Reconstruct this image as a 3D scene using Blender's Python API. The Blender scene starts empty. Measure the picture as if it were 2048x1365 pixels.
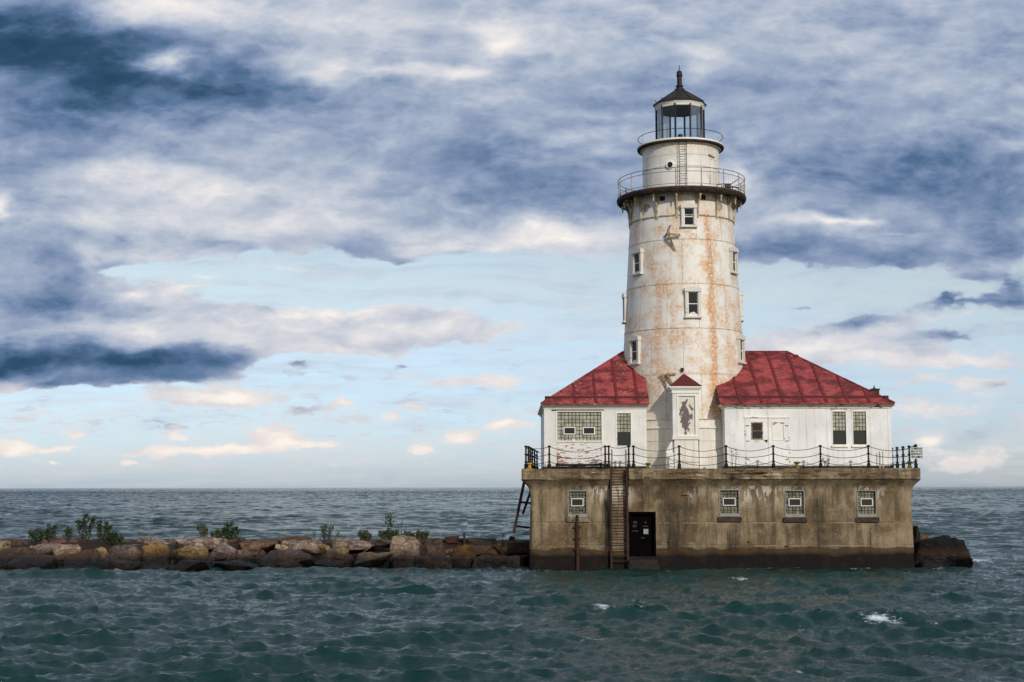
import bpy, bmesh, math, random
import numpy as np
from mathutils import Vector, Matrix, noise as mnoise

# ------------------------------------------------------------------ camera
R = math.radians
F = 2844.0; CX, CY = 1024.0, 682.5
HC = 3.9; PITCH = R(5.87); ROLL = R(0.10)
sc = bpy.context.scene
cam_d = bpy.data.cameras.new('camera'); cam = bpy.data.objects.new('camera', cam_d)
sc.collection.objects.link(cam)
cam_d.sensor_width = 36; cam_d.lens = F / 2048 * 36
cam_d.clip_start = 0.5; cam_d.clip_end = 100000
cam.matrix_world = Matrix.Translation((0, 0, HC)) @ Matrix.Rotation(math.pi/2 + PITCH, 4, 'X') @ Matrix.Rotation(-ROLL, 4, 'Z')
sc.camera = cam
sc.render.resolution_x = 1024; sc.render.resolution_y = 682

def ray(px, py):
    dx, dy = px - CX, CY - py
    c, s = math.cos(-ROLL), math.sin(-ROLL)
    dx, dy = c*dx - s*dy, s*dx + c*dy
    return dx, F*math.cos(PITCH) - dy*math.sin(PITCH), F*math.sin(PITCH) + dy*math.cos(PITCH)
def P(px, py, Y):                       # measured pixel -> X, Z on the vertical plane at distance Y
    dx, dy, dz = ray(px, py)
    return dx/dy*Y, HC + dz/dy*Y
def PXx(px, py, Y): return P(px, py, Y)[0]
def PZ(px, py, Y): return P(px, py, Y)[1]

# ------------------------------------------------------------------ node helper
class N:
    def __init__(s, tree): s.t = tree; s.n = tree.nodes; s.l = tree.links
    def new(s, k, **kw):
        n = s.n.new(k)
        for a, b in kw.items(): setattr(n, a, b)
        return n
    def put(s, sock, v):
        if v is None: return
        if isinstance(v, bpy.types.NodeSocket): s.l.new(v, sock)
        else:
            if isinstance(v, (tuple, list)) and sock.type == 'RGBA' and len(v) == 3: v = (*v, 1)
            sock.default_value = v
    def math(s, op, a, b=None, c=None, clamp=False):
        n = s.new('ShaderNodeMath', operation=op, use_clamp=clamp)
        s.put(n.inputs[0], a)
        if b is not None: s.put(n.inputs[1], b)
        if c is not None: s.put(n.inputs[2], c)
        return n.outputs[0]
    def vmath(s, op, a, b=None, c=None, out=0):
        n = s.new('ShaderNodeVectorMath', operation=op)
        s.put(n.inputs[0], a)
        if b is not None: s.put(n.inputs[1], b)
        if c is not None: s.put(n.inputs[2], c)
        return n.outputs[out]
    def noise(s, vec, scale, detail=4, rough=0.5, dist=0.0, color=False):
        n = s.new('ShaderNodeTexNoise'); s.put(n.inputs['Vector'], vec)
        s.put(n.inputs['Scale'], scale); s.put(n.inputs['Detail'], detail)
        s.put(n.inputs['Roughness'], rough); s.put(n.inputs['Distortion'], dist)
        return n.outputs['Color' if color else 'Fac']
    def ramp(s, f, stops, interp='LINEAR'):
        n = s.new('ShaderNodeValToRGB'); s.put(n.inputs[0], f); e = n.color_ramp.elements
        n.color_ramp.interpolation = interp
        while len(e) < len(stops): e.new(0.5)
        for q, (p, c) in zip(e, stops):
            q.position = p; q.color = (c, c, c, 1) if isinstance(c, (int, float)) else (*c[:3], 1)
        return n.outputs[0]
    def mr(s, v, a, b, c=0.0, d=1.0, smooth=False):
        n = s.new('ShaderNodeMapRange', interpolation_type='SMOOTHSTEP' if smooth else 'LINEAR')
        s.put(n.inputs[0], v)
        for i, q in enumerate((a, b, c, d)): s.put(n.inputs[i+1], q)
        return n.outputs[0]
    def mix(s, f, a, b, blend='MIX'):
        n = s.new('ShaderNodeMix', data_type='RGBA', blend_type=blend)
        s.put(n.inputs[0], f); s.put(n.inputs[6], a); s.put(n.inputs[7], b)
        return n.outputs[2]
    def sep(s, v):
        n = s.new('ShaderNodeSeparateXYZ'); s.put(n.inputs[0], v); return n.outputs
    def comb(s, x, y, z):
        n = s.new('ShaderNodeCombineXYZ')
        for i, q in enumerate((x, y, z)): s.put(n.inputs[i], q)
        return n.outputs[0]
    def scale(s, v, xyz): return s.vmath('MULTIPLY', v, xyz)

def lin(r, g, b):
    f = lambda c: c/12.92 if c <= 0.04045 else ((c+0.055)/1.055)**2.4
    return (f(r/255), f(g/255), f(b/255))

# ------------------------------------------------------------------ sun, sky, exposure
SUN_DIR = Vector((0.40, -0.92, 0.52)).normalized()        # towards the sun: behind the camera, to its right
SUN_EL = math.asin(SUN_DIR.z); SUN_ROT = math.atan2(SUN_DIR.x, SUN_DIR.y)
sun_d = bpy.data.lights.new('sun', 'SUN'); sun_d.energy = 2.7; sun_d.angle = R(2.0); sun_d.color = (1.0, 0.945, 0.86)
sun = bpy.data.objects.new('sun', sun_d); sc.collection.objects.link(sun)
sun.rotation_euler = SUN_DIR.to_track_quat('Z', 'Y').to_euler()
sc.view_settings.view_transform = 'Standard'; sc.view_settings.look = 'None'
sc.view_settings.exposure = 0.0; sc.view_settings.gamma = 1.0; sc.view_settings.use_curve_mapping = False

world = bpy.data.worlds.new('World'); sc.world = world; world.use_nodes = True
def build_world():
    w = N(world.node_tree); w.n.clear()
    geo = w.new('ShaderNodeTexCoord').outputs['Generated']
    x, y, z = w.sep(geo)
    # plane coordinates of the cloud deck as seen towards the lake; the half behind mirrors it
    ay = w.math('MAXIMUM', w.math('ABSOLUTE', y), 0.25)
    U = w.math('DIVIDE', x, ay); V = w.math('DIVIDE', w.math('MAXIMUM', z, 0.0), ay)
    p0 = w.comb(U, V, 0.0)
    # domain warp: clouds billow
    wn = w.noise(w.scale(p0, (9, 17, 1)), 1.0, 4, 0.52, color=True)
    wn = w.vmath('SUBTRACT', wn, (0.5, 0.5, 0.5))
    wk = w.mr(V, 0.02, 0.15, 0.30, 1.0)
    wn = w.vmath('MULTIPLY', wn, w.comb(wk, wk, 1.0))
    p1 = w.vmath('MULTIPLY_ADD', wn, (0.075, 0.040, 0), p0)
    wn2 = w.noise(w.scale(p0, (46, 90, 1)), 1.0, 4, 0.55, color=True)
    wn2 = w.vmath('SUBTRACT', wn2, (0.5, 0.5, 0.5))
    p = w.vmath('MULTIPLY_ADD', wn2, (0.020, 0.012, 0), p1)
    # (px, py, rx, ry, coverage, shade)
    B = [
     # dark masses of the upper deck
     (110, 105, 340, 85, .3, -.56), (480, 165, 300, 42, .2, -.36), (40, 60, 190, 80, .1, -.25), (330, 235, 420, 55, .2, -.20),
     (60, 320, 260, 55, .2, -.20), (60, 200, 200, 60, .1, -.15),
     (760, 300, 260, 40, .2, -.10), (1010, 330, 150, 55, .3, -.30), (1110, 395, 170, 38, .3, -.26), (900, 400, 130, 24, .1, -.12),
     (1230, 190, 190, 60, .2, -.16), (1560, 180, 200, 60, .2, -.16), (1620, 330, 260, 60, .3, -.18),
     (1860, 335, 260, 90, .3, -.30), (1990, 400, 150, 60, .3, -.16), (2010, 110, 100, 120, .2, -.14),
     (1640, 500, 190, 27, .62, -.28), (1840, 525, 180, 26, .62, -.26), (1995, 480, 110, 45, .5, -.24), (1545, 480, 90, 24, .4, -.14),
     (1960, 565, 45, 16, .7, -.24),
     (2040, 590, 48, 42, .7, -.40), (1910, 617, 130, 11, .7, -.40), (1730, 640, 75, 15, .8, -.40), (1880, 676, 65, 10, .7, -.36), (1600, 603, 36, 7, .5, -.22),
     # storm cumulus on the left
     (40, 530, 190, 120, 1.0, -.16), (190, 655, 190, 62, 1.2, .08), (110, 600, 160, 30, .6, -.26), (140, 560, 75, 70, .5, -.12), (330, 660, 70, 60, .9, .06),
     (300, 675, 90, 40, .8, .12), (130, 706, 260, 30, 1.0, -.42), (60, 735, 260, 22, 1.0, -.40), (320, 726, 130, 24, 1.2, -.40),
     (330, 760, 150, 14, 1.0, -.30), (120, 768, 130, 12, .9, -.24), (455, 728, 46, 22, .85, -.26), (410, 700, 40, 12, .5, -.18), (490, 700, 26, 8, .55, -.22),
     # small grey scud
     (745, 492, 52, 24, .55, -.24), (800, 515, 40, 12, .5, -.20), (235, 468, 22, 16, .3, -.20), (440, 466, 40, 10, .2, -.12), (830, 428, 70, 16, .3, -.20),
     (790, 738, 24, 9, .6, -.20), (592, 739, 20, 5, .6, -.22), (610, 822, 38, 10, .55, -.18), (450, 832, 60, 6, .5, -.14), (350, 852, 80, 12, .45, -.14),
     (1160, 430, 60, 10, .2, -.22), (1990, 775, 40, 8, .5, -.16), (905, 722, 16, 8, .45, -.12),
     # bright breaks and tops
     (330, 22, 120, 42, 0, .62), (320, 133, 42, 24, 0, .66), (650, 138, 75, 30, 0, .48), (950, 52, 56, 22, 0, .26), (1000, 92, 44, 22, 0, .24), (975, 74, 40, 30, 0, .16), (850, 148, 90, 16, 0, .30), (930, 150, 40, 28, 0, .25),
     (700, 40, 240, 60, 0, .18), (1120, 60, 160, 70, 0, .12), (260, 352, 170, 32, 0, .34), (470, 385, 260, 40, 0, .20), (560, 290, 130, 30, 0, .12),
     (620, 440, 420, 26, .1, .20), (1120, 462, 120, 22, .2, .40), (960, 480, 170, 16, .2, .24), (1480, 350, 45, 40, 0, .40), (1655, 442, 90, 12, -.2, .40),
     (1410, 120, 40, 30, 0, .20), (5, 420, 18, 34, .2, .50), (190, 440, 60, 26, .1, .22), (180, 520, 20, 40, .2, .2), (300, 500, 130, 14, .3, .22),
     # pale cloud banks in the blue band
     (285, 578, 72, 20, .75, .36), (400, 547, 30, 8, .5, .30), (380, 572, 40, 7, .5, .25), (600, 535, 60, 6, .4, .22), (640, 618, 200, 18, .85, .30), (540, 650, 200, 34, .9, .16), (740, 665, 260, 36, .85, .10), (900, 660, 180, 24, .6, .16), (660, 640, 200, 14, .4, -.05),
     (480, 690, 130, 20, .55, .20), (640, 705, 150, 10, .45, .16), (1230, 660, 70, 14, .5, .16), (1010, 620, 130, 8, .3, .20),
     (1620, 668, 170, 22, .85, .24), (1720, 695, 220, 34, .85, .12), (1600, 700, 140, 20, .5, .12), (1900, 640, 120, 12, .45, .14), (1900, 720, 160, 14, .55, .22), (1980, 735, 110, 14, .5, .16),
     (1880, 770, 190, 10, .5, .14), (1780, 800, 200, 12, .45, .10),
     # fair weather cumulus near the horizon
     (410, 798, 136.5, 15, 0.92, 0.28), (470, 790, 63, 17.5, 0.805, 0.36), (20, 770, 37.8, 20, 0.805, 0.3), (560, 872, 48.3, 22.5, 1.0925, 0.46), (620, 886, 73.5, 10, 0.92, 0.42), (28, 890, 33.6, 20, 1.15, 0.52),
     (137, 862, 27.3, 11.25, 0.92, 0.42), (110, 888, 52.5, 8.75, 0.805, 0.34), (370, 904, 115.5, 11.25, 0.92, 0.4), (480, 898, 63, 10, 0.805, 0.42), (355, 872, 37.8, 7.5, 0.805, 0.36), (350, 850, 25.2, 10, 0.805, 0.3), (270, 925, 23.1, 6.25, 0.69, 0.34), (118, 918, 12.6, 5, 0.69, 0.34),
     (685, 811, 25.2, 12.5, 0.9775, 0.42), (835, 824, 27.3, 10, 0.8625, 0.4), (785, 838, 18.9, 7.5, 0.805, 0.36), (920, 872, 37.8, 13.75, 0.9775, 0.44), (1000, 848, 27.3, 10, 0.805, 0.38), (850, 898, 31.5, 10, 0.6325, 0.3), (75, 958, 14.7, 7.5, 0.46, 0.3),
     (1000, 760, 63, 25, 0.575, 0.2), (930, 770, 94.5, 15, 0.5175, 0.18), (1030, 850, 84, 12.5, 0.46, 0.24),
     (1860, 880, 35.7, 25, 0.69, 0.34), (1930, 930, 94.5, 17.5, 0.575, 0.22), (1990, 905, 63, 25, 0.46, 0.24), (1880, 820, 126, 12.5, 0.46, 0.18),
     # blue holes
     (930, 560, 330, 52, -.6, 0), (1180, 590, 220, 60, -.5, 0), (1640, 580, 200, 22, -.6, 0), (1130, 290, 90, 18, -.30, .1), (300, 535, 220, 12, -.5, 0), (1780, 470, 90, 8, -.4, 0),
     (780, 145, 30, 9, -.4, .1), (1060, 700, 140, 30, -.3, 0),
    ]
    cov = 0.0; sh = 0.0
    for (px, py, rx, ry, c, s) in B:
        dx, dy, dz = ray(px, py); u, v = dx/dy, dz/dy
        iu, iv = F/rx, F/ry
        q = w.vmath('MULTIPLY_ADD', p, (iu, iv, 0), (-u*iu, -v*iv, 0))
        d = w.vmath('DOT_PRODUCT', q, q, out=1)
        g = w.math('POWER', 0.3679, d)
        if c: cov = w.math('MULTIPLY_ADD', g, c, cov)
        if s: sh = w.math('MULTIPLY_ADD', g, s, sh)
    p2 = w.vmath('MULTIPLY_ADD', wn, (0.030, 0.020, 0), p0)
    # base deck above, thin veils below
    vtop = ray(1024, 430); vt = vtop[2]/vtop[1]; vbot = ray(1024, 560); vb = vbot[2]/vbot[1]
    pv = w.sep(p)[1]
    deck = w.mr(pv, vb, vt, 0.0, 1.0, True)
    fb = w.noise(w.scale(p2, (17, 34, 1)), 1.0, 8, 0.60)
    fb2 = w.noise(w.vmath('ADD', w.scale(p2, (17, 34, 1)), (-0.10, 0.30, 0)), 1.0, 8, 0.60)
    streak = w.noise(w.scale(p1, (10, 120, 1)), 1.0, 6, 0.6)
    horiz = w.mr(w.sep(p0)[1], 0.0, 0.10, 0.0, 1.0, True)
    dens = w.math('ADD', cov, deck)
    dens = w.math('MULTIPLY_ADD', w.math('SUBTRACT', fb, 0.5), 1.7, dens)
    
    veil = w.math('MULTIPLY', w.mr(streak, 0.40, 0.68), 0.55)
    hf = w.noise(w.scale(p2, (52, 92, 1)), 1.0, 6, 0.6)
    dens = w.math('MULTIPLY_ADD', w.math('SUBTRACT', hf, 0.5), 0.8, dens)
    alpha = w.mr(dens, 0.20, 0.62, 0.0, 1.0, True)
    alpha = w.math('MAXIMUM', alpha, veil)
    # rows of little cumulus shrinking towards the horizon
    for (sx, sy, ox, v0, v1, v2, v3, k) in ((26, 92, 2.3, .030, .045, .13, .09, .75), (52, 210, 5.9, .006, .014, .075, .05, .65)):
        nb = w.noise(w.vmath('MULTIPLY_ADD', w.vmath('MULTIPLY_ADD', wn2, (.012, .006, 0), p0), (sx, sy, 0), (ox, ox, 0)), 1.0, 6, 0.55)
        bd = w.math('MULTIPLY', w.mr(V, v0, v1), w.mr(V, v3, v2, 1.0, 0.0))
        alpha = w.math('MAXIMUM', alpha, w.math('MULTIPLY', w.math('MULTIPLY', w.mr(nb, .535, .66, 0.0, 1.0, True), bd), k))
    alpha = w.math('MULTIPLY', alpha, w.mr(w.sep(p0)[1], 0.0, 0.02, 0.55, 1.0))
    edge = w.math('SUBTRACT', fb, fb2)
    shade = w.math('ADD', w.math('ADD', sh, 0.615), w.math('MULTIPLY', w.math('SUBTRACT', 1.0, deck), 0.03))
    shade = w.math('MULTIPLY_ADD', edge, 0.60, shade)
    shade = w.math('MULTIPLY_ADD', w.mr(dens, 0.3, 0.9, 0.10, 0.0, True), 1.0, shade)
    fl = w.noise(w.scale(p2, (15, 36, 1)), 1.0, 7, 0.52)
    vo = w.new('ShaderNodeTexVoronoi', feature='SMOOTH_F1'); w.put(vo.inputs['Vector'], w.vmath('MULTIPLY_ADD', wn2, (0.8, 1.1, 0), w.scale(p2, (46, 84, 1)))); vo.inputs['Scale'].default_value = 1.0; vo.inputs['Smoothness'].default_value = 0.6; vo.inputs['Detail'].default_value = 2.0
    puff = w.math('SUBTRACT', 0.5, vo.outputs['Distance'])
    shade = w.math('MULTIPLY_ADD', w.math('SUBTRACT', fl, 0.5), 0.24, shade)
    shade = w.math('MULTIPLY_ADD', puff, 0.075, shade)

    # overlapping billows: a lit upper rim, a shaded body
    for (sx, sy, ox, lo, hi, amp) in ((7.5, 19, 3.1, .485, .535, .17), (17, 40, 7.7, .50, .55, .11)):
        n5 = w.noise(w.vmath('MULTIPLY_ADD', p2, (sx, sy, 0), (ox, ox*2, 0)), 1.0, 9, 0.55)
        body = w.mr(n5, lo, hi, 0.0, 1.0, True)
        core = w.mr(n5, lo+.01, lo+.17, 0.55, -0.75)
        shade = w.math('MULTIPLY_ADD', w.math('MULTIPLY', body, core), amp, shade)
    shade = w.mr(shade, -0.35, 1.15)
    col = w.ramp(shade, [(0.0, lin(30, 56, 80)), (0.22, lin(50, 82, 112)), (0.36, lin(90, 118, 154)), (0.48, lin(132, 150, 182)), (0.60, lin(164, 178, 200)),
                         (0.72, lin(195, 202, 215)), (0.83, lin(221, 221, 226)), (0.94, lin(246, 241, 236)), (1.0, lin(254, 250, 245))])
    # warm towards the horizon
    warm = w.mr(w.sep(p0)[1], 0.02, 0.11, 1.0, 0.0)
    col = w.mix(w.math('MULTIPLY', w.math('MULTIPLY', warm, 0.42), w.mr(shade, 0.45, 0.68)), col, lin(248, 231, 217), 'MIX')
    sky = w.new('ShaderNodeTexSky', sky_type='NISHITA', sun_disc=False)
    sky.sun_elevation = SUN_EL; sky.sun_rotation = SUN_ROT; sky.altitude = 180; sky.ozone_density = 1.6; sky.dust_density = 0.6
    skyc = w.mix(1.0, sky.outputs[0], w.ramp(V, [(0.0, (0.68, 0.84, 1.32)), (0.07, (0.95, 1.01, 1.24)), (0.14, (1.42, 1.20, 1.06)), (0.22, (1.60, 1.33, 1.10)), (0.5, (1.6, 1.4, 1.1))]), 'MULTIPLY')
    bs = w.new('ShaderNodeBackground'); w.put(bs.inputs[0], skyc); bs.inputs[1].default_value = 0.1
    bc = w.new('ShaderNodeBackground'); w.put(bc.inputs[0], col); bc.inputs[1].default_value = 1.0
    mx = w.new('ShaderNodeMixShader'); w.put(mx.inputs[0], alpha)
    w.l.new(bs.outputs[0], mx.inputs[1]); w.l.new(bc.outputs[0], mx.inputs[2])
    out = w.new('ShaderNodeOutputWorld'); w.l.new(mx.outputs[0], out.inputs[0])
build_world()

# ------------------------------------------------------------------ materials
def mat(name):
    m = bpy.data.materials.new(name); m.use_nodes = True
    w = N(m.node_tree); w.n.clear()
    b = w.new('ShaderNodeBsdfPrincipled'); o = w.new('ShaderNodeOutputMaterial')
    w.l.new(b.outputs[0], o.inputs[0])
    return m, w, b
def bump(w, b, h, strength=0.5, dist=0.02):
    n = w.new('ShaderNodeBump'); w.put(n.inputs['Strength'], strength); w.put(n.inputs['Distance'], dist)
    w.put(n.inputs['Height'], h); w.l.new(n.outputs[0], b.inputs['Normal'])
def objco(w): return w.new('ShaderNodeTexCoord').outputs['Object']
def posco(w): return w.new('ShaderNodeNewGeometry').outputs['Position']
def thr(w, v, a, b): return w.mr(v, a, b, 0.0, 1.0, True)
def bell(w, v, c, wd):
    q = w.math('DIVIDE', w.math('SUBTRACT', v, c), wd)
    return w.math('POWER', 0.3679, w.math('MULTIPLY', q, q))

OCHRE = lin(190, 140, 84); ORANGE = lin(176, 112, 44); RUSTB = lin(88, 50, 30)
def tower_paint(name, upper=False):
    m, w, b = mat(name)
    co = objco(w); x, y, z = w.sep(co)
    ang = w.math('ARCTAN2', x, w.math('MULTIPLY', y, -1.0))
    A = w.comb(w.math('MULTIPLY', ang, 3.0), z, 0.0)
    base = w.mix(w.noise(A, 1.3, 5), lin(208, 203, 192), lin(232, 229, 221))
    big = w.noise(A, 0.55, 7, 0.62)
    patch = w.noise(w.vmath('ADD', A, (7.3, 2.1, 0)), 1.1, 8, 0.66)
    fine = w.noise(A, 7.0, 8, 0.68)
    stre = w.noise(w.scale(A, (4.5, 0.32, 1)), 1.0, 6, 0.6)
    stain = w.math('MULTIPLY', thr(w, patch, 0.39, 0.60), thr(w, fine, 0.28, 0.64))
    stain = w.math('MULTIPLY', stain, w.mr(big, 0.34, 0.54))
    c = w.mix(w.math('MULTIPLY', stain, 0.0 + (0.25 if upper else 1.0)), base, lin(198, 156, 108))
    c = w.mix(w.math('MULTIPLY', thr(w, stre, 0.52, 0.72), 0.22 if upper else 0.34), c, lin(206, 176, 136))
    # the long run of rust below the gallery and its lesser companions
    for (a0, wd, z0, z1, k) in [(0.375, 0.055, 0.5, 13.4, 1.3), (0.44, 0.03, 1.5, 12.2, .9), (-0.54, 0.07, 3.2, 10.0, .75), (-0.30, 0.05, 5.2, 9.4, .6),
                                (0.70, 0.06, 4.0, 10.0, .5), (-0.80, 0.05, 2.8, 5.0, .8), (0.52, 0.09, 2.4, 4.9, 1.0), (0.30, 0.08, 3.0, 4.7, 1.1), (-0.14, 0.05, 9.3, 12.0, .5),
                                (0.06, 0.04, 0.0, 1.6, .6), (-0.35, 0.05, 0.0, 2.2, .3)]:
        if upper: continue
        g = w.math('MULTIPLY', bell(w, w.math('ADD', ang, w.math('MULTIPLY', w.math('SUBTRACT', patch, 0.5), 0.30)), a0, wd), w.mr(z, z0, z0+0.8))
        g = w.math('MULTIPLY', g, w.mr(z, z1-0.6, z1, 1.0, 0.0))
        g = w.math('MULTIPLY', g, w.math('MULTIPLY', thr(w, fine, 0.30, 0.60), k*.8), clamp=True)
        c = w.mix(g, c, w.mix(patch, ORANGE, lin(208, 150, 88)))
    # dribbles under each plate joint
    br = w.new('ShaderNodeTexBrick'); w.put(br.inputs['Vector'], w.vmath('ADD', A, (0.35, PLATE_OFF, 0)))
    br.inputs['Scale'].default_value = 1.0; br.inputs['Brick Width'].default_value = 1.62; br.inputs['Row Height'].default_value = PLATE_H
    br.inputs['Mortar Size'].default_value = 0.012; br.inputs['Mortar Smooth'].default_value = 0.3; br.offset = 0.5
    seam = br.outputs['Fac']
    c = w.mix(w.math('MULTIPLY', seam, w.mr(fine, 0.35, 0.6, 0.25, 0.85)), c, lin(104, 78, 52))
    chips = w.math('MULTIPLY', thr(w, w.noise(A, 16, 5, 0.7), 0.66, 0.72), thr(w, big, 0.45, 0.6))
    c = w.mix(w.math('MULTIPLY', chips, 0.8), c, RUSTB)
    # rust gathered near top rims
    if upper:
        up = w.math('MULTIPLY', w.mr(z, UP_TOP-0.9, UP_TOP-0.15), thr(w, fine, 0.42, 0.62))
        c = w.mix(w.math('MULTIPLY', up, 0.6), c, OCHRE)
        rr = w.math('MULTIPLY', bell(w, ang, 0.75, 0.18), thr(w, w.noise(w.scale(A, (6, 1.4, 1)), 1.2, 6, .7), 0.56, 0.62))
        c = w.mix(w.math('MULTIPLY', rr, 0.8), c, lin(140, 84, 60))
    w.put(b.inputs['Base Color'], c); b.inputs['Roughness'].default_value = 0.55
    h = w.math('ADD', w.math('MULTIPLY', fine, 0.4), w.math('MULTIPLY', seam, -1.2))
    bump(w, b, h, 0.5, 0.02)
    return m

def house_paint(name, base, dirt=0.4, streak=0.3):
    m, w, b = mat(name)
    co = posco(w)
    fine = w.noise(co, 5.0, 8, 0.65); big = w.noise(co, 0.8, 5)
    st = w.noise(w.scale(co, (5.0, 5.0, 0.5)), 1.0, 6, 0.6)
    c = w.mix(thr(w, big, .35, .65), base, tuple(q*0.84 for q in base))
    c = w.mix(w.math('MULTIPLY', thr(w, st, 0.50, 0.70), streak*1.3), c, lin(196, 178, 150))
    k = w.math('MULTIPLY', thr(w, fine, 0.52, 0.66), thr(w, w.noise(co, 1.7, 4), 0.5, 0.66))
    c = w.mix(w.math('MULTIPLY', k, dirt), c, OCHRE)
    ch = w.math('MULTIPLY', thr(w, w.noise(co, 13, 5, 0.7), 0.67, 0.72), thr(w, big, 0.48, 0.6))
    c = w.mix(w.math('MULTIPLY', ch, 0.8), c, RUSTB)
    w.put(b.inputs['Base Color'], c); b.inputs['Roughness'].default_value = 0.6
    bump(w, b, w.math('ADD', fine, w.math('MULTIPLY', w.noise(co, 30, 3), 0.3)), 0.35, 0.02)
    return m

def trim_paint(name, peel=0.6, t=1.0):
    m, w, b = mat(name); co = posco(w)
    n1 = w.noise(w.scale(co, (2.2, 2.2, 7)), 1.0, 8, 0.7); n2 = w.noise(co, 9, 6, 0.7)
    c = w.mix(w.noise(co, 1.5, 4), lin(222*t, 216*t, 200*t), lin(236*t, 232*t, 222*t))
    c = w.mix(w.math('MULTIPLY', thr(w, n2, 0.55, 0.7), 0.6), c, lin(202, 170, 118))
    c = w.mix(w.math('MULTIPLY', thr(w, n1, 0.66 - 0.14*peel, 0.70 - 0.12*peel), min(1, 0.4 + peel*0.6)), c, lin(70, 48, 40))
    w.put(b.inputs['Base Color'], c); b.inputs['Roughness'].default_value = 0.6
    bump(w, b, w.math('ADD', n1, n2), 0.5, 0.02)
    return m

def roof_red(name, worn=False):
    m, w, b = mat(name); co = posco(w)
    n1 = w.noise(w.scale(co, (1, 1, 2)), 1.1, 7, 0.62); n2 = w.noise(co, 4.5, 8, 0.7); n3 = w.noise(w.scale(co, (1, 1, 5)), 2.2, 6, 0.66)
    c = w.mix(thr(w, n1, 0.40, 0.60), lin(96, 28, 30), lin(160, 66, 66))
    c = w.mix(w.math('MULTIPLY', thr(w, n2, 0.50, 0.66), 0.42), c, lin(170, 88, 88))
    c = w.mix(w.math('MULTIPLY', thr(w, n3, 0.46, 0.62), 0.35 if worn else 0.72), c, lin(90, 48, 34))
    if worn:
        pm = thr(w, w.noise(co, 0.9, 3), 0.44, 0.56)
        c = w.mix(w.math('MULTIPLY', thr(w, w.noise(co, 7.5, 8, 0.75), 0.56, 0.62), pm), c, lin(198, 152, 122))
        c = w.mix(w.math('MULTIPLY', thr(w, w.noise(w.vmath('ADD', co, (3, 1, 7)), 8.5, 8, 0.78), 0.57, 0.61), pm), c, lin(54, 36, 30))
    w.put(b.inputs['Base Color'], c); w.put(b.inputs['Roughness'], w.mr(n2, 0, 1, 0.55, 0.85)); b.inputs['Specular IOR Level'].default_value = 0.3
    bump(w, b, w.math('ADD', n1, w.math('MULTIPLY', n2, 0.5)), 0.6, 0.04)
    return m

def simple(name, c1, c2=None, rough=0.6, metal=0.0, scale=6, bmp=0.3, rust=0.0, spec=0.3):
    m, w, b = mat(name); co = posco(w)
    n = w.noise(co, scale, 7, 0.65)
    c = w.mix(thr(w, n, 0.4, 0.62), c1, c2 or tuple(q*0.75 for q in c1))
    if rust: c = w.mix(w.math('MULTIPLY', thr(w, w.noise(co, scale*2.3, 6, 0.7), 0.52, 0.62), rust), c, lin(110, 60, 30))
    w.put(b.inputs['Base Color'], c); b.inputs['Roughness'].default_value = rough; b.inputs['Metallic'].default_value = metal; b.inputs['Specular IOR Level'].default_value = spec
    bump(w, b, n, bmp, 0.02)
    return m

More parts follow.
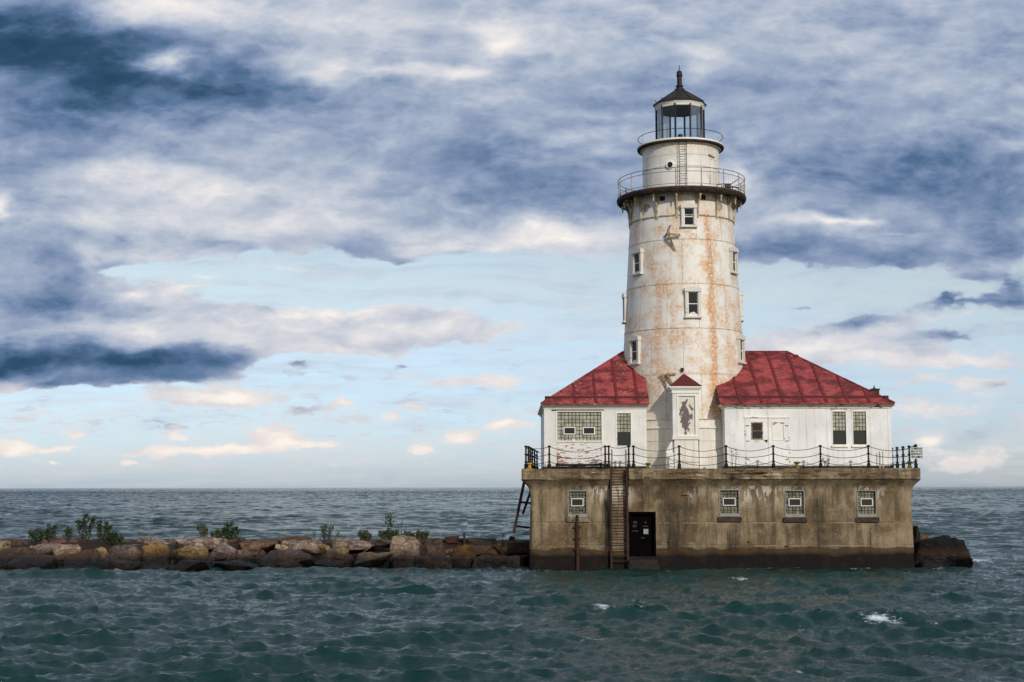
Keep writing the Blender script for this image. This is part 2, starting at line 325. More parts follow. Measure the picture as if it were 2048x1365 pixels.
def concrete(name, cap=False):
    m, w, b = mat(name); co = posco(w); x, y, z = w.sep(co)
    big = w.noise(co, 0.45, 6, 0.6); med = w.noise(co, 2.2, 7, 0.65)
    grain = w.noise(co, 15, 3, 0.7); grain2 = w.noise(co, 34, 2, 0.6)
    st = w.noise(w.scale(co, (1.7, 1.7, 0.22)), 1.0, 6, 0.62)
    st2 = w.noise(w.scale(co, (5.5, 5.5, 0.35)), 1.0, 6, 0.6)
    c = w.mix(thr(w, big, 0.40, 0.60), lin(98, 80, 55), lin(144, 126, 98))
    c = w.mix(w.math('MULTIPLY', thr(w, st, 0.46, 0.62), 0.70), c, lin(72, 58, 42))
    c = w.mix(w.math('MULTIPLY', thr(w, st2, 0.50, 0.68), 0.45), c, lin(52, 40, 30))
    c = w.mix(w.math('MULTIPLY', thr(w, med, 0.52, 0.7), 0.5), c, lin(160, 142, 114))
    c = w.mix(w.math('MULTIPLY', thr(w, grain, 0.60, 0.70), 0.35), c, lin(186, 162, 122))
    c = w.mix(w.math('MULTIPLY', thr(w, grain, 0.44, 0.34), 0.45), c, lin(60, 46, 32))
    c = w.mix(w.math('MULTIPLY', thr(w, grain2, 0.62, 0.72), 0.4), c, lin(200, 180, 144))
    # pour joints
    for zj in (JOINT1, JOINT2):
        if cap: break
        j = bell(w, w.math('ADD', z, w.math('MULTIPLY', w.math('SUBTRACT', med, 0.5), 0.03)), zj, 0.018)
        c = w.mix(w.math('MULTIPLY', j, w.mr(med, 0.4, 0.6, 0.1, 0.8)), c, lin(66, 52, 40))
        j = bell(w, z, zj-0.05, 0.03)
        c = w.mix(w.math('MULTIPLY', j, w.mr(st, 0.48, 0.58, 0.0, 0.4)), c, lin(186, 170, 146))
    # efflorescence under the cap
    if not cap:
        ef = w.noise(w.scale(co, (4.2, 4.2, 1.1)), 1.0, 7, 0.66)
        zone = w.math('MULTIPLY', w.mr(z, EFF_Z-1.0, EFF_Z-0.3), w.mr(z, EFF_Z+0.05, EFF_Z+0.12, 1.0, 0.0))
        xz = w.math('MAXIMUM', w.mr(w.noise(w.comb(x, 0.0, 0.0), 0.33, 2), 0.50, 0.60), bell(w, x, EFF_X, 1.9))
        e = w.math('MULTIPLY', w.math('MULTIPLY', thr(w, ef, 0.48, 0.54), zone), xz)
        c = w.mix(w.math('MULTIPLY', e, 0.85), c, lin(206, 196, 180))
        # long dark weeps
        for (xs, ws, zt) in WEEPS:
            g = w.math('MULTIPLY', bell(w, w.math('ADD', x, w.math('MULTIPLY', w.math('SUBTRACT', med, .5), .18)), xs, ws), w.mr(z, zt-0.5, zt, 1.0, 0.0))
            c = w.mix(w.math('MULTIPLY', g, w.mr(st2, 0.35, 0.6, 0.4, 0.95)), c, lin(34, 27, 22))
    else:
        ef = w.noise(w.scale(co, (1.3, 1.3, 7.5)), 1.0, 8, 0.68)
        xz = w.math('MAXIMUM', bell(w, x, EFF_X+0.5, 1.5), w.mr(w.noise(w.comb(x, 0.0, 0.0), 0.4, 2), 0.50, 0.62, 0.0, 0.8))
        c = w.mix(w.math('MULTIPLY', w.math('MULTIPLY', thr(w, ef, 0.57, 0.62), xz), 0.85), c, lin(204, 186, 160))
        c = w.mix(w.math('MULTIPLY', thr(w, w.noise(w.vmath('ADD', w.scale(co, (1.6, 1.6, 6)), (4, 0, 9)), 1.0, 8, 0.7), 0.57, 0.62), 0.8), c, lin(52, 42, 32))
    # wet, weedy foot
    wl = w.math('MULTIPLY_ADD', w.math('SUBTRACT', w.noise(w.scale(co, (.6, .6, .6)), 1.0, 5), 0.5), 0.75, z)
    wet = w.mr(wl, 0.98, 0.92, 0.0, 1.0); wet2 = w.mr(wl, 0.80, 0.60, 0.0, 1.0)
    w.put(b.inputs['Specular IOR Level'], w.mr(wet2, 0, 1, 0.3, 0.15))
    if not cap:
        c = w.mix(w.math('MULTIPLY', wet, 0.85), c, w.mix(thr(w, med, 0.4, 0.6), lin(70, 50, 24), lin(48, 32, 16)))
        c = w.mix(w.math('MULTIPLY', wet2, 0.97), c, w.mix(thr(w, med, 0.5, 0.7), lin(12, 8, 7), lin(36, 22, 13)))
        w.put(b.inputs['Roughness'], w.mr(wet2, 0, 1, 0.9, 0.6))
    else: b.inputs['Roughness'].default_value = 0.9
    w.put(b.inputs['Base Color'], c)
    bump(w, b, w.math('ADD', w.math('ADD', med, grain), w.math('MULTIPLY', grain2, 0.4)), 0.8, 0.04)
    return m

def rock_mat():
    m, w, b = mat('breakwater_stone'); co = posco(w); z = w.sep(co)[2]
    info = w.new('ShaderNodeObjectInfo')
    tint = info.outputs['Color']
    loc = w.vmath('ADD', co, w.vmath('SCALE', info.outputs['Location'], None)) if False else co
    n1 = w.noise(loc, 1.5, 7, 0.65); n2 = w.noise(loc, 7, 8, 0.7); n3 = w.noise(w.scale(loc, (2, 2, 9)), 1.0, 6, .65)
    c = w.mix(thr(w, n1, 0.40, 0.60), tint, w.vmath('MULTIPLY', tint, (.45, .42, .42)))
    c = w.mix(w.math('MULTIPLY', thr(w, n2, 0.50, 0.64), 0.6), c, w.vmath('MULTIPLY', tint, (1.75, 1.7, 1.6)))
    c = w.mix(w.math('MULTIPLY', thr(w, n2, 0.45, 0.36), 0.6), c, lin(56, 42, 36))
    c = w.mix(w.math('MULTIPLY', thr(w, n3, 0.56, 0.66), 0.45), c, lin(70, 50, 38))
    vc = w.new('ShaderNodeTexVoronoi', feature='DISTANCE_TO_EDGE'); w.put(vc.inputs['Vector'], w.vmath('MULTIPLY_ADD', w.noise(co, 2.5, 5, .6, color=True), (0.9, 0.9, 0.9), w.scale(co, (.75, .75, 1.5)))); vc.inputs['Scale'].default_value = 1.0
    crack = w.mr(vc.outputs['Distance'], 0.0, 0.028, 1.0, 0.0)
    c = w.mix(w.math('MULTIPLY', crack, w.mr(n1, 0.46, 0.60, 0.0, 0.55)), c, lin(34, 26, 22))
    wl = w.math('MULTIPLY_ADD', w.math('SUBTRACT', w.noise(co, 0.9, 4), 0.5), 0.5, z)
    damp = w.mr(wl, 1.02, 0.66, 0.0, 1.0); wet = w.mr(wl, 0.62, 0.40, 0.0, 1.0)
    b.inputs['Specular IOR Level'].default_value = 0.25
    c = w.mix(w.math('MULTIPLY', damp, 0.72), c, w.mix(thr(w, n1, .4, .6), lin(40, 28, 27), lin(62, 43, 24)))
    c = w.mix(w.math('MULTIPLY', wet, 0.93), c, w.mix(thr(w, n1, .50, .62), lin(13, 10, 9), lin(44, 30, 12)))
    w.put(b.inputs['Base Color'], c); w.put(b.inputs['Roughness'], w.mr(wet, 0, 1, 0.9, 0.5))
    bump(w, b, w.math('ADD', w.math('ADD', n1, w.math('MULTIPLY', n2, 0.8)), w.math('MULTIPLY', crack, -0.3)), 1.0, 0.12)
    return m

def glass_block(nm='glass_block', c1=(150, 146, 128), c2=(190, 186, 168)):
    m, w, b = mat(nm); co = posco(w)
    cell = w.new('ShaderNodeTexWhiteNoise', noise_dimensions='3D')
    w.put(cell.inputs[0], w.vmath('FLOOR', w.vmath('MULTIPLY', co, (1/0.18, 0.0, 1/0.18))))
    n = w.noise(co, 8, 4)
    c = w.mix(cell.outputs[0], lin(*c1), lin(*c2))
    c = w.mix(w.math('MULTIPLY', n, 0.6), c, w.vmath('MULTIPLY', c, (.5, .5, .45)))
    w.put(b.inputs['Base Color'], c); b.inputs['Roughness'].default_value = 0.25
    bump(w, b, n, 0.2, 0.02)
    return m

def peeled_brick():
    m, w, b = mat('painted_brick'); co = posco(w); x, y, z = w.sep(co)
    v = w.comb(x, z, 0.0)
    br = w.new('ShaderNodeTexBrick'); w.put(br.inputs['Vector'], v); br.inputs['Scale'].default_value = 1.0
    br.inputs['Brick Width'].default_value = 0.24; br.inputs['Row Height'].default_value = 0.085; br.inputs['Mortar Size'].default_value = 0.012
    w.put(br.inputs['Color1'], lin(150, 90, 66)); w.put(br.inputs['Color2'], lin(120, 76, 60)); w.put(br.inputs['Mortar'], lin(150, 134, 116))
    n = w.noise(w.scale(co, (1.6, 1.6, 6)), 1.3, 8, 0.72)
    n2 = w.noise(co, 1.0, 3)
    lo = w.mr(z, BRK_Z, BRK_Z+0.9, 0.07, 0.0)
    lf = w.mr(x, BRK_X, BRK_X+0.9, 0.07, 0.0)
    mk = thr(w, w.math('ADD', w.math('ADD', n, lo), w.math('ADD', lf, w.math('MULTIPLY', n2, 0.10))), 0.63, 0.66)
    c = w.mix(mk, lin(226, 222, 216), br.outputs['Color'])
    c = w.mix(w.math('MULTIPLY', br.outputs['Fac'], 0.35), c, lin(150, 134, 116))
    w.put(b.inputs['Base Color'], c); b.inputs['Roughness'].default_value = 0.8
    bump(w, b, w.math('ADD', w.math('MULTIPLY', br.outputs['Fac'], -1.0), w.math('MULTIPLY', mk, -0.5)), 0.5, 0.02)
    return m

def peeled_panel():
    m, w, b = mat('peeled_panel'); co = posco(w); x, y, z = w.sep(co)
    n = w.noise(w.scale(co, (2.2, 2.2, 1.6)), 1.6, 9, 0.62, 0.4)
    g = w.math('MULTIPLY', bell(w, x, PAN_X, 0.36), bell(w, z, PAN_Z, 0.92))
    mk = thr(w, w.math('MULTIPLY_ADD', g, 0.40, n), 0.725, 0.74)
    c = w.mix(mk, w.mix(w.noise(co, 6, 5), lin(222, 217, 205), lin(200, 188, 166)), w.mix(w.noise(co, 10, 5), lin(84, 72, 72), lin(112, 98, 94)))
    w.put(b.inputs['Base Color'], c); b.inputs['Roughness'].default_value = 0.7
    bump(w, b, mk, -0.4, 0.01)
    return m

def dark_glass(name, c=(0.012, 0.014, 0.014), rough=0.08):
    m, w, b = mat(name); w.put(b.inputs['Base Color'], c); b.inputs['Roughness'].default_value = rough; b.inputs['Specular IOR Level'].default_value = 0.3
    bump(w, b, w.noise(posco(w), 2.5, 2), 0.12, 0.03)
    return m
def clear_glass():
    m, w, b = mat('lantern_glass')
    t = w.new('ShaderNodeBsdfTransparent'); g = w.new('ShaderNodeBsdfGlossy'); g.inputs['Roughness'].default_value = 0.03
    w.put(t.inputs[0], (0.93, 0.97, 0.98)); fr = w.new('ShaderNodeFresnel'); fr.inputs[0].default_value = 1.45
    mx = w.new('ShaderNodeMixShader'); w.put(mx.inputs[0], w.math('MULTIPLY', fr.outputs[0], 0.6)); w.l.new(t.outputs[0], mx.inputs[1]); w.l.new(g.outputs[0], mx.inputs[2])
    w.l.new(mx.outputs[0], w.n['Material Output'].inputs[0])
    return m

def leaf_mat(name, c1, c2):
    m, w, b = mat(name); co = posco(w)
    c = w.mix(thr(w, w.noise(co, 9, 3), 0.35, 0.65), c1, c2)
    w.put(b.inputs['Base Color'], c); b.inputs['Roughness'].default_value = 0.55
    tr = w.new('ShaderNodeBsdfTranslucent'); w.put(tr.inputs[0], c); mx = w.new('ShaderNodeMixShader'); mx.inputs[0].default_value = 0.25
    w.l.new(b.outputs[0], mx.inputs[1]); w.l.new(tr.outputs[0], mx.inputs[2]); w.l.new(mx.outputs[0], w.n['Material Output'].inputs[0])
    return m

def water_mat():
    m, w, b = mat('lake_water'); co = posco(w); x, y, z = w.sep(co)
    at = w.new('ShaderNodeAttribute', attribute_name='foam').outputs['Fac']
    n1 = w.noise(w.scale(co, (1.0, 1.9, 1.0)), 5.0, 7, 0.70)
    n2 = w.noise(w.scale(co, (1.0, 1.0, 1.0)), 1.1, 5, 0.6)
    n3 = w.noise(w.scale(co, (0.16, 0.30, 1.0)), 1.0, 6, 0.65)
    n4 = w.noise(w.scale(co, (0.02, 0.045, 1.0)), 1.0, 5, 0.65)
    far = w.mr(y, 60.0, 220.0, 0.0, 1.0)
    h = w.math('ADD', w.math('MULTIPLY', n1, 0.058), w.math('MULTIPLY', n2, w.mr(y, 40, 160, 0.10, 0.45)))
    h = w.math('ADD', h, w.math('MULTIPLY', n3, w.math('MULTIPLY', far, 2.6)))
    h = w.math('ADD', h, w.math('MULTIPLY', n4, w.math('MULTIPLY', w.mr(y, 200.0, 800.0, 0.0, 1.0), 12.0)))
    deep = w.mix(w.noise(w.scale(co, (0.03, 0.06, 1)), 1.0, 3), lin(9, 40, 37), lin(14, 52, 48))
    fn = w.noise(w.scale(co, (1, 1.6, 1)), 5.5, 8, 0.8, 0.6)
    f = w.mr(w.math('ADD', at, w.math('MULTIPLY', w.math('SUBTRACT', fn, 0.5), 3.2)), 0.58, 0.95)
    f = w.math('MULTIPLY', f, w.mr(at, 0.02, 0.2))
    c = w.mix(f, deep, lin(214, 222, 226))
    w.put(b.inputs['Base Color'], c); w.put(b.inputs['Roughness'], w.mr(f, 0, 1, 0.10, 0.7)); b.inputs['IOR'].default_value = 1.33; w.put(b.inputs['Specular Tint'], (0.56, 0.84, 0.76, 1))
    bump(w, b, h, 1.0, 1.0)
    return m

# ------------------------------------------------------------------ geometry helpers
C = sc.collection
ORG = {}
def tag(o, label=None, cat=None, group=None, kind=None):
    for k, v in (('label', label), ('category', cat), ('group', group), ('kind', kind)):
        if v: o[k] = v
    return o
def thing(name, loc, label, cat, group=None):
    o = bpy.data.objects.new(name, None); C.objects.link(o); o.location = loc; o.empty_display_size = 0.3
    ORG[o.name] = Vector(loc)
    return tag(o, label, cat, group)
class MB:
    def __init__(s): s.b = bmesh.new()
    def box(s, x0, x1, y0, y1, z0, z1, bev=0.0):
        r = bmesh.ops.create_cube(s.b, size=1.0)
        vs = r['verts']
        for v in vs: v.co = Vector((x0+(v.co.x+.5)*(x1-x0), y0+(v.co.y+.5)*(y1-y0), z0+(v.co.z+.5)*(z1-z0)))
        if bev:
            es = list({e for v in vs for e in v.link_edges})
            bmesh.ops.bevel(s.b, geom=es, offset=bev, segments=1, affect='EDGES', profile=0.5)
        return vs
    def beam(s, a, b, w, h, up=(0, 0, 1)):
        a, b = Vector(a), Vector(b); d = (b-a).normalized(); up = Vector(up)
        if abs(d.dot(up)) > 0.98: up = Vector((0, 1, 0))
        sx = d.cross(up).normalized()*w/2; sy = sx.cross(d).normalized()*h/2
        r = [s.b.verts.new(p) for p in (a-sx-sy, a+sx-sy, a+sx+sy, a-sx+sy, b-sx-sy, b+sx-sy, b+sx+sy, b-sx+sy)]
        for f in ((3, 2, 1, 0), (4, 5, 6, 7), (0, 1, 5, 4), (1, 2, 6, 5), (2, 3, 7, 6), (3, 0, 4, 7)): s.b.faces.new([r[i] for i in f])
    def tube(s, pts, r, n=8, closed=False, cap=True):
        pts = [Vector(p) for p in pts]; k = len(pts); rings = []
        rr = r if isinstance(r, (list, tuple)) else [r]*k
        for i, p in enumerate(pts):
            d = (pts[(i+1) % k]-pts[i-1]) if (closed or 0 < i < k-1) else (pts[1]-pts[0] if i == 0 else pts[-1]-pts[-2])
            d.normalize(); up = Vector((0, 0, 1)) if abs(d.z) < 0.95 else Vector((0, 1, 0))
            a = d.cross(up).normalized(); b = a.cross(d)
            rings.append([s.b.verts.new(p + (a*math.cos(2*math.pi*j/n)+b*math.sin(2*math.pi*j/n))*rr[i]) for j in range(n)])
        for i in range(k if closed else k-1):
            A, B = rings[i], rings[(i+1) % k]
            for j in range(n): s.b.faces.new((A[j], A[(j+1) % n], B[(j+1) % n], B[j]))
        if cap and not closed:
            s.b.faces.new(rings[0][::-1]); s.b.faces.new(rings[-1])
    def lathe(s, prof, n=48, c=(0, 0, 0), a0=0.0, cap=True):
        rings = []
        for (r, z) in prof:
            rings.append([s.b.verts.new((c[0]+r*math.sin(a0+2*math.pi*j/n), c[1]-r*math.cos(a0+2*math.pi*j/n), c[2]+z)) for j in range(n)])
        for A, B in zip(rings[:-1], rings[1:]):
            for j in range(n): s.b.faces.new((A[j], A[(j+1) % n], B[(j+1) % n], B[j]))
        if cap:
            s.b.faces.new(rings[0][::-1]); s.b.faces.new(rings[-1])
    def quad(s, *p): s.b.faces.new([s.b.verts.new(q) for q in p])
    def hull(s, pts):
        vs = [s.b.verts.new(p) for p in pts]
        r = bmesh.ops.convex_hull(s.b, input=vs)
        bmesh.ops.delete(s.b, geom=[g for g in r['geom_interior'] if isinstance(g, bmesh.types.BMVert)], context='VERTS')
    def xf(s, M): bmesh.ops.transform(s.b, matrix=M, verts=s.b.verts); return s
    def build(s, name, m, parent=None, world=True, ang=0.6, recalc=True, label=None):
        if recalc: bmesh.ops.recalc_face_normals(s.b, faces=s.b.faces)
        org = ORG.get(parent.name, Vector()) if parent else Vector()
        if world and parent: bmesh.ops.translate(s.b, vec=-org, verts=s.b.verts)
        for f in s.b.faces: f.smooth = True
        for e in s.b.edges:
            if len(e.link_faces) == 2 and e.calc_face_angle(0) > ang: e.smooth = False
        me = bpy.data.meshes.new(name); s.b.to_mesh(me); s.b.free()
        if m: me.materials.append(m)
        o = bpy.data.objects.new(name, me); C.objects.link(o)
        if parent: o.parent = parent
        ORG[o.name] = org
        if label: o['label'] = label
        return o
def top(name, mb, m, label, cat, group=None, kind=None):        # a thing that is one mesh: origin at its base
    b = mb.b; xs = [v.co for v in b.verts]
    c = Vector((sum(v.x for v in xs)/len(xs), sum(v.y for v in xs)/len(xs), min(v.z for v in xs)))
    bmesh.ops.translate(b, vec=-c, verts=b.verts)
    o = mb.build(name, m); o.location = c; ORG[o.name] = c
    return tag(o, label, cat, group, kind)
def copy_part(o, parent, loc, rotz=0.0):
    c = o.copy(); C.objects.link(c); c.parent = parent; c.location = loc; c.rotation_euler = (0, 0, rotz)
    ORG[c.name] = ORG.get(parent.name, Vector())
    return c
def wall_grid(mb, x0, x1, z0, z1, y, holes, reveal=0.15, dx=0.6, dz=0.6):
    def cuts(a, b, hs, d):
        c = {a, b}
        for h in hs:
            c |= {q for q in h if a < q < b}
        c = sorted(c); out = []
        for p, q in zip(c[:-1], c[1:]):
            k = max(1, round((q-p)/d)); out += [p+(q-p)*i/k for i in range(k)]
        return out+[c[-1]]
    xs = cuts(x0, x1, [(h[0], h[1]) for h in holes], dx); zs = cuts(z0, z1, [(h[2], h[3]) for h in holes], dz)
    V = {}
    def v(i, k):
        if (i, k) not in V: V[i, k] = mb.b.verts.new((xs[i], y, zs[k]))
        return V[i, k]
    for i in range(len(xs)-1):
        for k in range(len(zs)-1):
            cx, cz = (xs[i]+xs[i+1])/2, (zs[k]+zs[k+1])/2
            if any(h[0] < cx < h[1] and h[2] < cz < h[3] for h in holes): continue
            mb.b.faces.new((v(i, k), v(i+1, k), v(i+1, k+1), v(i, k+1)))
    for (a, b, c, d) in [h[:4] for h in holes]:
        r = reveal
        mb.quad((a, y, c), (a, y+r, c), (a, y+r, d), (a, y, d)); mb.quad((b, y, d), (b, y+r, d), (b, y+r, c), (b, y, c))
        mb.quad((a, y, c), (b, y, c), (b, y+r, c), (a, y+r, c)); mb.quad((a, y, d), (a, y+r, d), (b, y+r, d), (b, y, d))
def frame_ring(mb, x0, x1, z0, z1, y0, y1, t):                   # a rectangular frame, butt jointed
    mb.box(x0, x0+t, y0, y1, z0, z1); mb.box(x1-t, x1, y0, y1, z0, z1)
    mb.box(x0+t, x1-t, y0+.002, y1, z1-t, z1); mb.box(x0+t, x1-t, y0+.002, y1, z0, z0+t)
def block_panel(x0, x1, z0, z1, y, nx, nz, skip=()):
    mb = MB(); w, h = (x1-x0)/nx, (z1-z0)/nz; g = 0.011
    for i in range(nx):
        for k in range(nz):
            a, b, c, d = x0+i*w+g, x0+(i+1)*w-g, z0+k*h+g, z0+(k+1)*h-g
            if any(s[0] < (a+b)/2 < s[1] and s[2] < (c+d)/2 < s[3] for s in skip): continue
            mb.box(a, b, y-0.02, y+0.06, c, d, 0.014)
    return mb

# ------------------------------------------------------------------ measured levels
YC, YW, YH, YT = 68.55, 69.0, 70.2, 74.3          # cap face, pier wall, house fronts, tower axis
ZD = PZ(1440, 937.5, YC)                          # deck
ZCB = PZ(1440, 959.5, YC)                         # underside of the cap
XT = PXx(1366.5, 700, YT)
def RT(z): return 2.71 + (PZ(1366, 439, YT) - z)*0.0588       # tower radius at height z
def ZF(px, py):                                    # height of a mark seen on the tower's front
    z = PZ(px, py, YT-3)
    for _ in range(4): z = PZ(px, py, YT-RT(z))
    return z
SEAMS = [ZF(1366, q) for q in (478, 567, 656, 748, 838)]
PLATE_H = (SEAMS[0]-SEAMS[4])/4
PLATE_OFF = -(SEAMS[4]-ZD) + 20*PLATE_H
ZG = PZ(1364, 404, YT)                             # lower gallery underside (seen at its ends)
Z2 = PZ(1363, 301, YT)                             # upper gallery slab
UP_TOP = Z2-ZD
JOINT1, JOINT2, JOINT3 = PZ(1440, 1044, YW), PZ(1440, 1090, YW), PZ(1440, 982, YW)
EFF_Z = PZ(1500, 976, YW); EFF_X = PXx(1510, 990, YW)
WEEPS = [(PXx(1465, 1080, YW), .30, PZ(1465, 1050, YW)), (PXx(1337, 1070, YW), .10, PZ(1337, 1060, YW)), (PXx(1350, 1000, YW), .5, PZ(0, 1000, YW)),
         (PXx(1740, 1060, YW), .08, PZ(1740, 1045, YW)), (PXx(1575, 1060, YW), .1, PZ(1575, 1050, YW)), (PXx(1212, 1010, YW), .14, PZ(0, 985, YW)), (PXx(1063, 1040, YW), .06, PZ(0, 1000, YW)),
         (PXx(1155, 1100, YW), .22, PZ(0, 1090, YW)), (PXx(1640, 1000, YW), .25, PZ(0, 985, YW))]
BRK_Z = PZ(1113, 929, YH); BRK_X = PXx(1113, 910, YH)
PAN_X = PXx(1371, 830, 69.85); PAN_Z = PZ(1371, 832, 69.85)

M = {}
M['tower'] = tower_paint('tower_paint'); M['tower_up'] = tower_paint('upper_tower_paint', True)
M['house'] = house_paint('house_paint', lin(226, 222, 214)); M['steel'] = house_paint('steel_wall_paint', lin(232, 230, 226), .5, .35)
M['masonry'] = house_paint('cream_masonry', lin(226, 221, 209), .8, .5)
M['trim'] = trim_paint('trim_paint', 0.12); M['trim_old'] = trim_paint('peeling_trim_paint', 0.75); M['frame'] = trim_paint('window_frame_paint', 0.25); M['tframe'] = trim_paint('weathered_frame_paint', 0.42, 0.90); M['seam'] = roof_red('dark_seam_red'); M['seam'] = simple('seam_dark_red', lin(120, 36, 40), lin(84, 30, 28), .7)
M['roof_r'] = roof_red('red_sheet_roof'); M['roof_l'] = roof_red('worn_red_sheet_roof', True)
M['porchroof'] = simple('dark_red_roof', lin(104, 34, 34), lin(74, 26, 26), .7, scale=9)
M['black'] = simple('black_iron', lin(14, 14, 15), lin(26, 22, 20), .6, 0.0, 8)
M['lantern'] = simple('lantern_black', lin(22, 20, 20), lin(40, 32, 28), .6, 0.0, 5, .4, .15)
M['gallery'] = simple('rusty_gallery_iron', lin(52, 42, 36), lin(30, 24, 22), .7, 0.0, 4, .5, .5)
M['bracket'] = simple('bracket_paint', lin(190, 182, 160), lin(150, 132, 96), .6, 0.0, 6, .4, .5)
M['rail_pale'] = simple('pale_rail_paint', lin(176, 168, 152), lin(128, 106, 84), .6, 0.0, 8, .4, .3)
M['rust'] = simple('rusted_iron', lin(60, 38, 26), lin(38, 26, 20), .8, 0.0, 7, .6, .4)
M['rustwood'] = simple('weathered_bracket', lin(186, 158, 112), lin(92, 62, 40), .8, 0.0, 9, .6, .5)
M['hole_shade'] = simple('hole_shade_black', (0.006, 0.006, 0.006), (0.004, 0.004, 0.004), .9)
M['base'] = simple('dark_base_strip', lin(46, 36, 30), lin(76, 56, 44), .8, 0.0, 5)
M['conc'] = concrete('pier_concrete'); M['cap'] = concrete('cap_concrete', True)
M['mortar'] = simple('block_mortar', lin(88, 84, 70), lin(66, 62, 52), .9)
M['block'] = glass_block(); M['block_d'] = glass_block('dark_glass_block', (84, 80, 62), (138, 134, 112)); M['frame_d'] = trim_paint('dark_frame_paint', .62, .60); M['brick'] = peeled_brick(); M['peel'] = peeled_panel()  # basement window blocks and frames get darker tones
M['pane'] = dark_glass('window_pane'); M['pane2'] = dark_glass('dusty_pane', (0.022, 0.024, 0.02), 0.22); M['lglass'] = clear_glass()
M['door'] = simple('black_door', lin(10, 8, 8), lin(7, 6, 6), .9, spec=0.03)
M['paper'] = simple('paper_notice', lin(150, 152, 140), lin(136, 138, 128), .8); M['notice'] = simple('pale_blue_notice', lin(184, 200, 208), lin(170, 184, 190), .7)
M['yellow'] = simple('yellow_paint', lin(216, 170, 40), lin(150, 116, 40), .5, 0.0, 9, .3, .2); M['olive'] = simple('olive_paint', lin(128, 116, 48), lin(84, 72, 36), .6, 0.0, 9, .3, .2)
M['sign'] = simple('sign_white', lin(206, 210, 200), lin(190, 194, 184), .6); M['ink'] = simple('sign_ink', lin(38, 40, 38), None, .7)
M['rock'] = rock_mat(); M['water'] = water_mat()
M['leaf'] = leaf_mat('leaf_green', (0.045, 0.070, 0.018), (0.022, 0.038, 0.012)); M['leaf2'] = leaf_mat('leaf_olive', (0.085, 0.095, 0.028), (0.040, 0.055, 0.018))
M['stem'] = simple('stem_bark', (0.05, 0.035, 0.022), None, .9)
rnd = random.Random(7)

# ------------------------------------------------------------------ the lake
def ocean_tile(n, L, sigma, seed, wdir, wind, small=0.02, power=2.0):
    rs = np.random.RandomState(seed)
    k = 2*np.pi*np.fft.fftfreq(n, L/n); kx, ky = np.meshgrid(k, k, indexing='ij'); kk = np.hypot(kx, ky); kk[0, 0] = 1e-6
    Lw = wind**2/9.81
    cs = (kx*wdir[0]+ky*wdir[1])/kk
    ph = np.exp(-1/(kk*Lw)**2)/kk**4*np.abs(cs)**power*np.exp(-(kk*small)**2); ph[cs < 0] *= 0.15; ph[0, 0] = 0
    H = (rs.normal(size=(n, n))+1j*rs.normal(size=(n, n)))*np.sqrt(ph)
    h = np.fft.ifft2(H).real; s = sigma/h.std()
    dx = np.fft.ifft2(1j*kx/kk*H).real*s; dy = np.fft.ifft2(1j*ky/kk*H).real*s
    jxx = np.gradient(dx, L/n, axis=0); jyy = np.gradient(dy, L/n, axis=1)
    return h*s, dx, dy, jxx+jyy, L
def samp(T, x, y):
    a, L = T; n = a.shape[0]
    u = (x/L % 1.0)*n; v = (y/L % 1.0)*n; i = np.floor(u).astype(int); j = np.floor(v).astype(int); fu, fv = u-i, v-j
    i0, j0, i1, j1 = i % n, j % n, (i+1) % n, (j+1) % n
    return a[i0, j0]*(1-fu)*(1-fv)+a[i1, j0]*fu*(1-fv)+a[i0, j1]*(1-fu)*fv+a[i1, j1]*fu*fv
ROCKFOAM = []
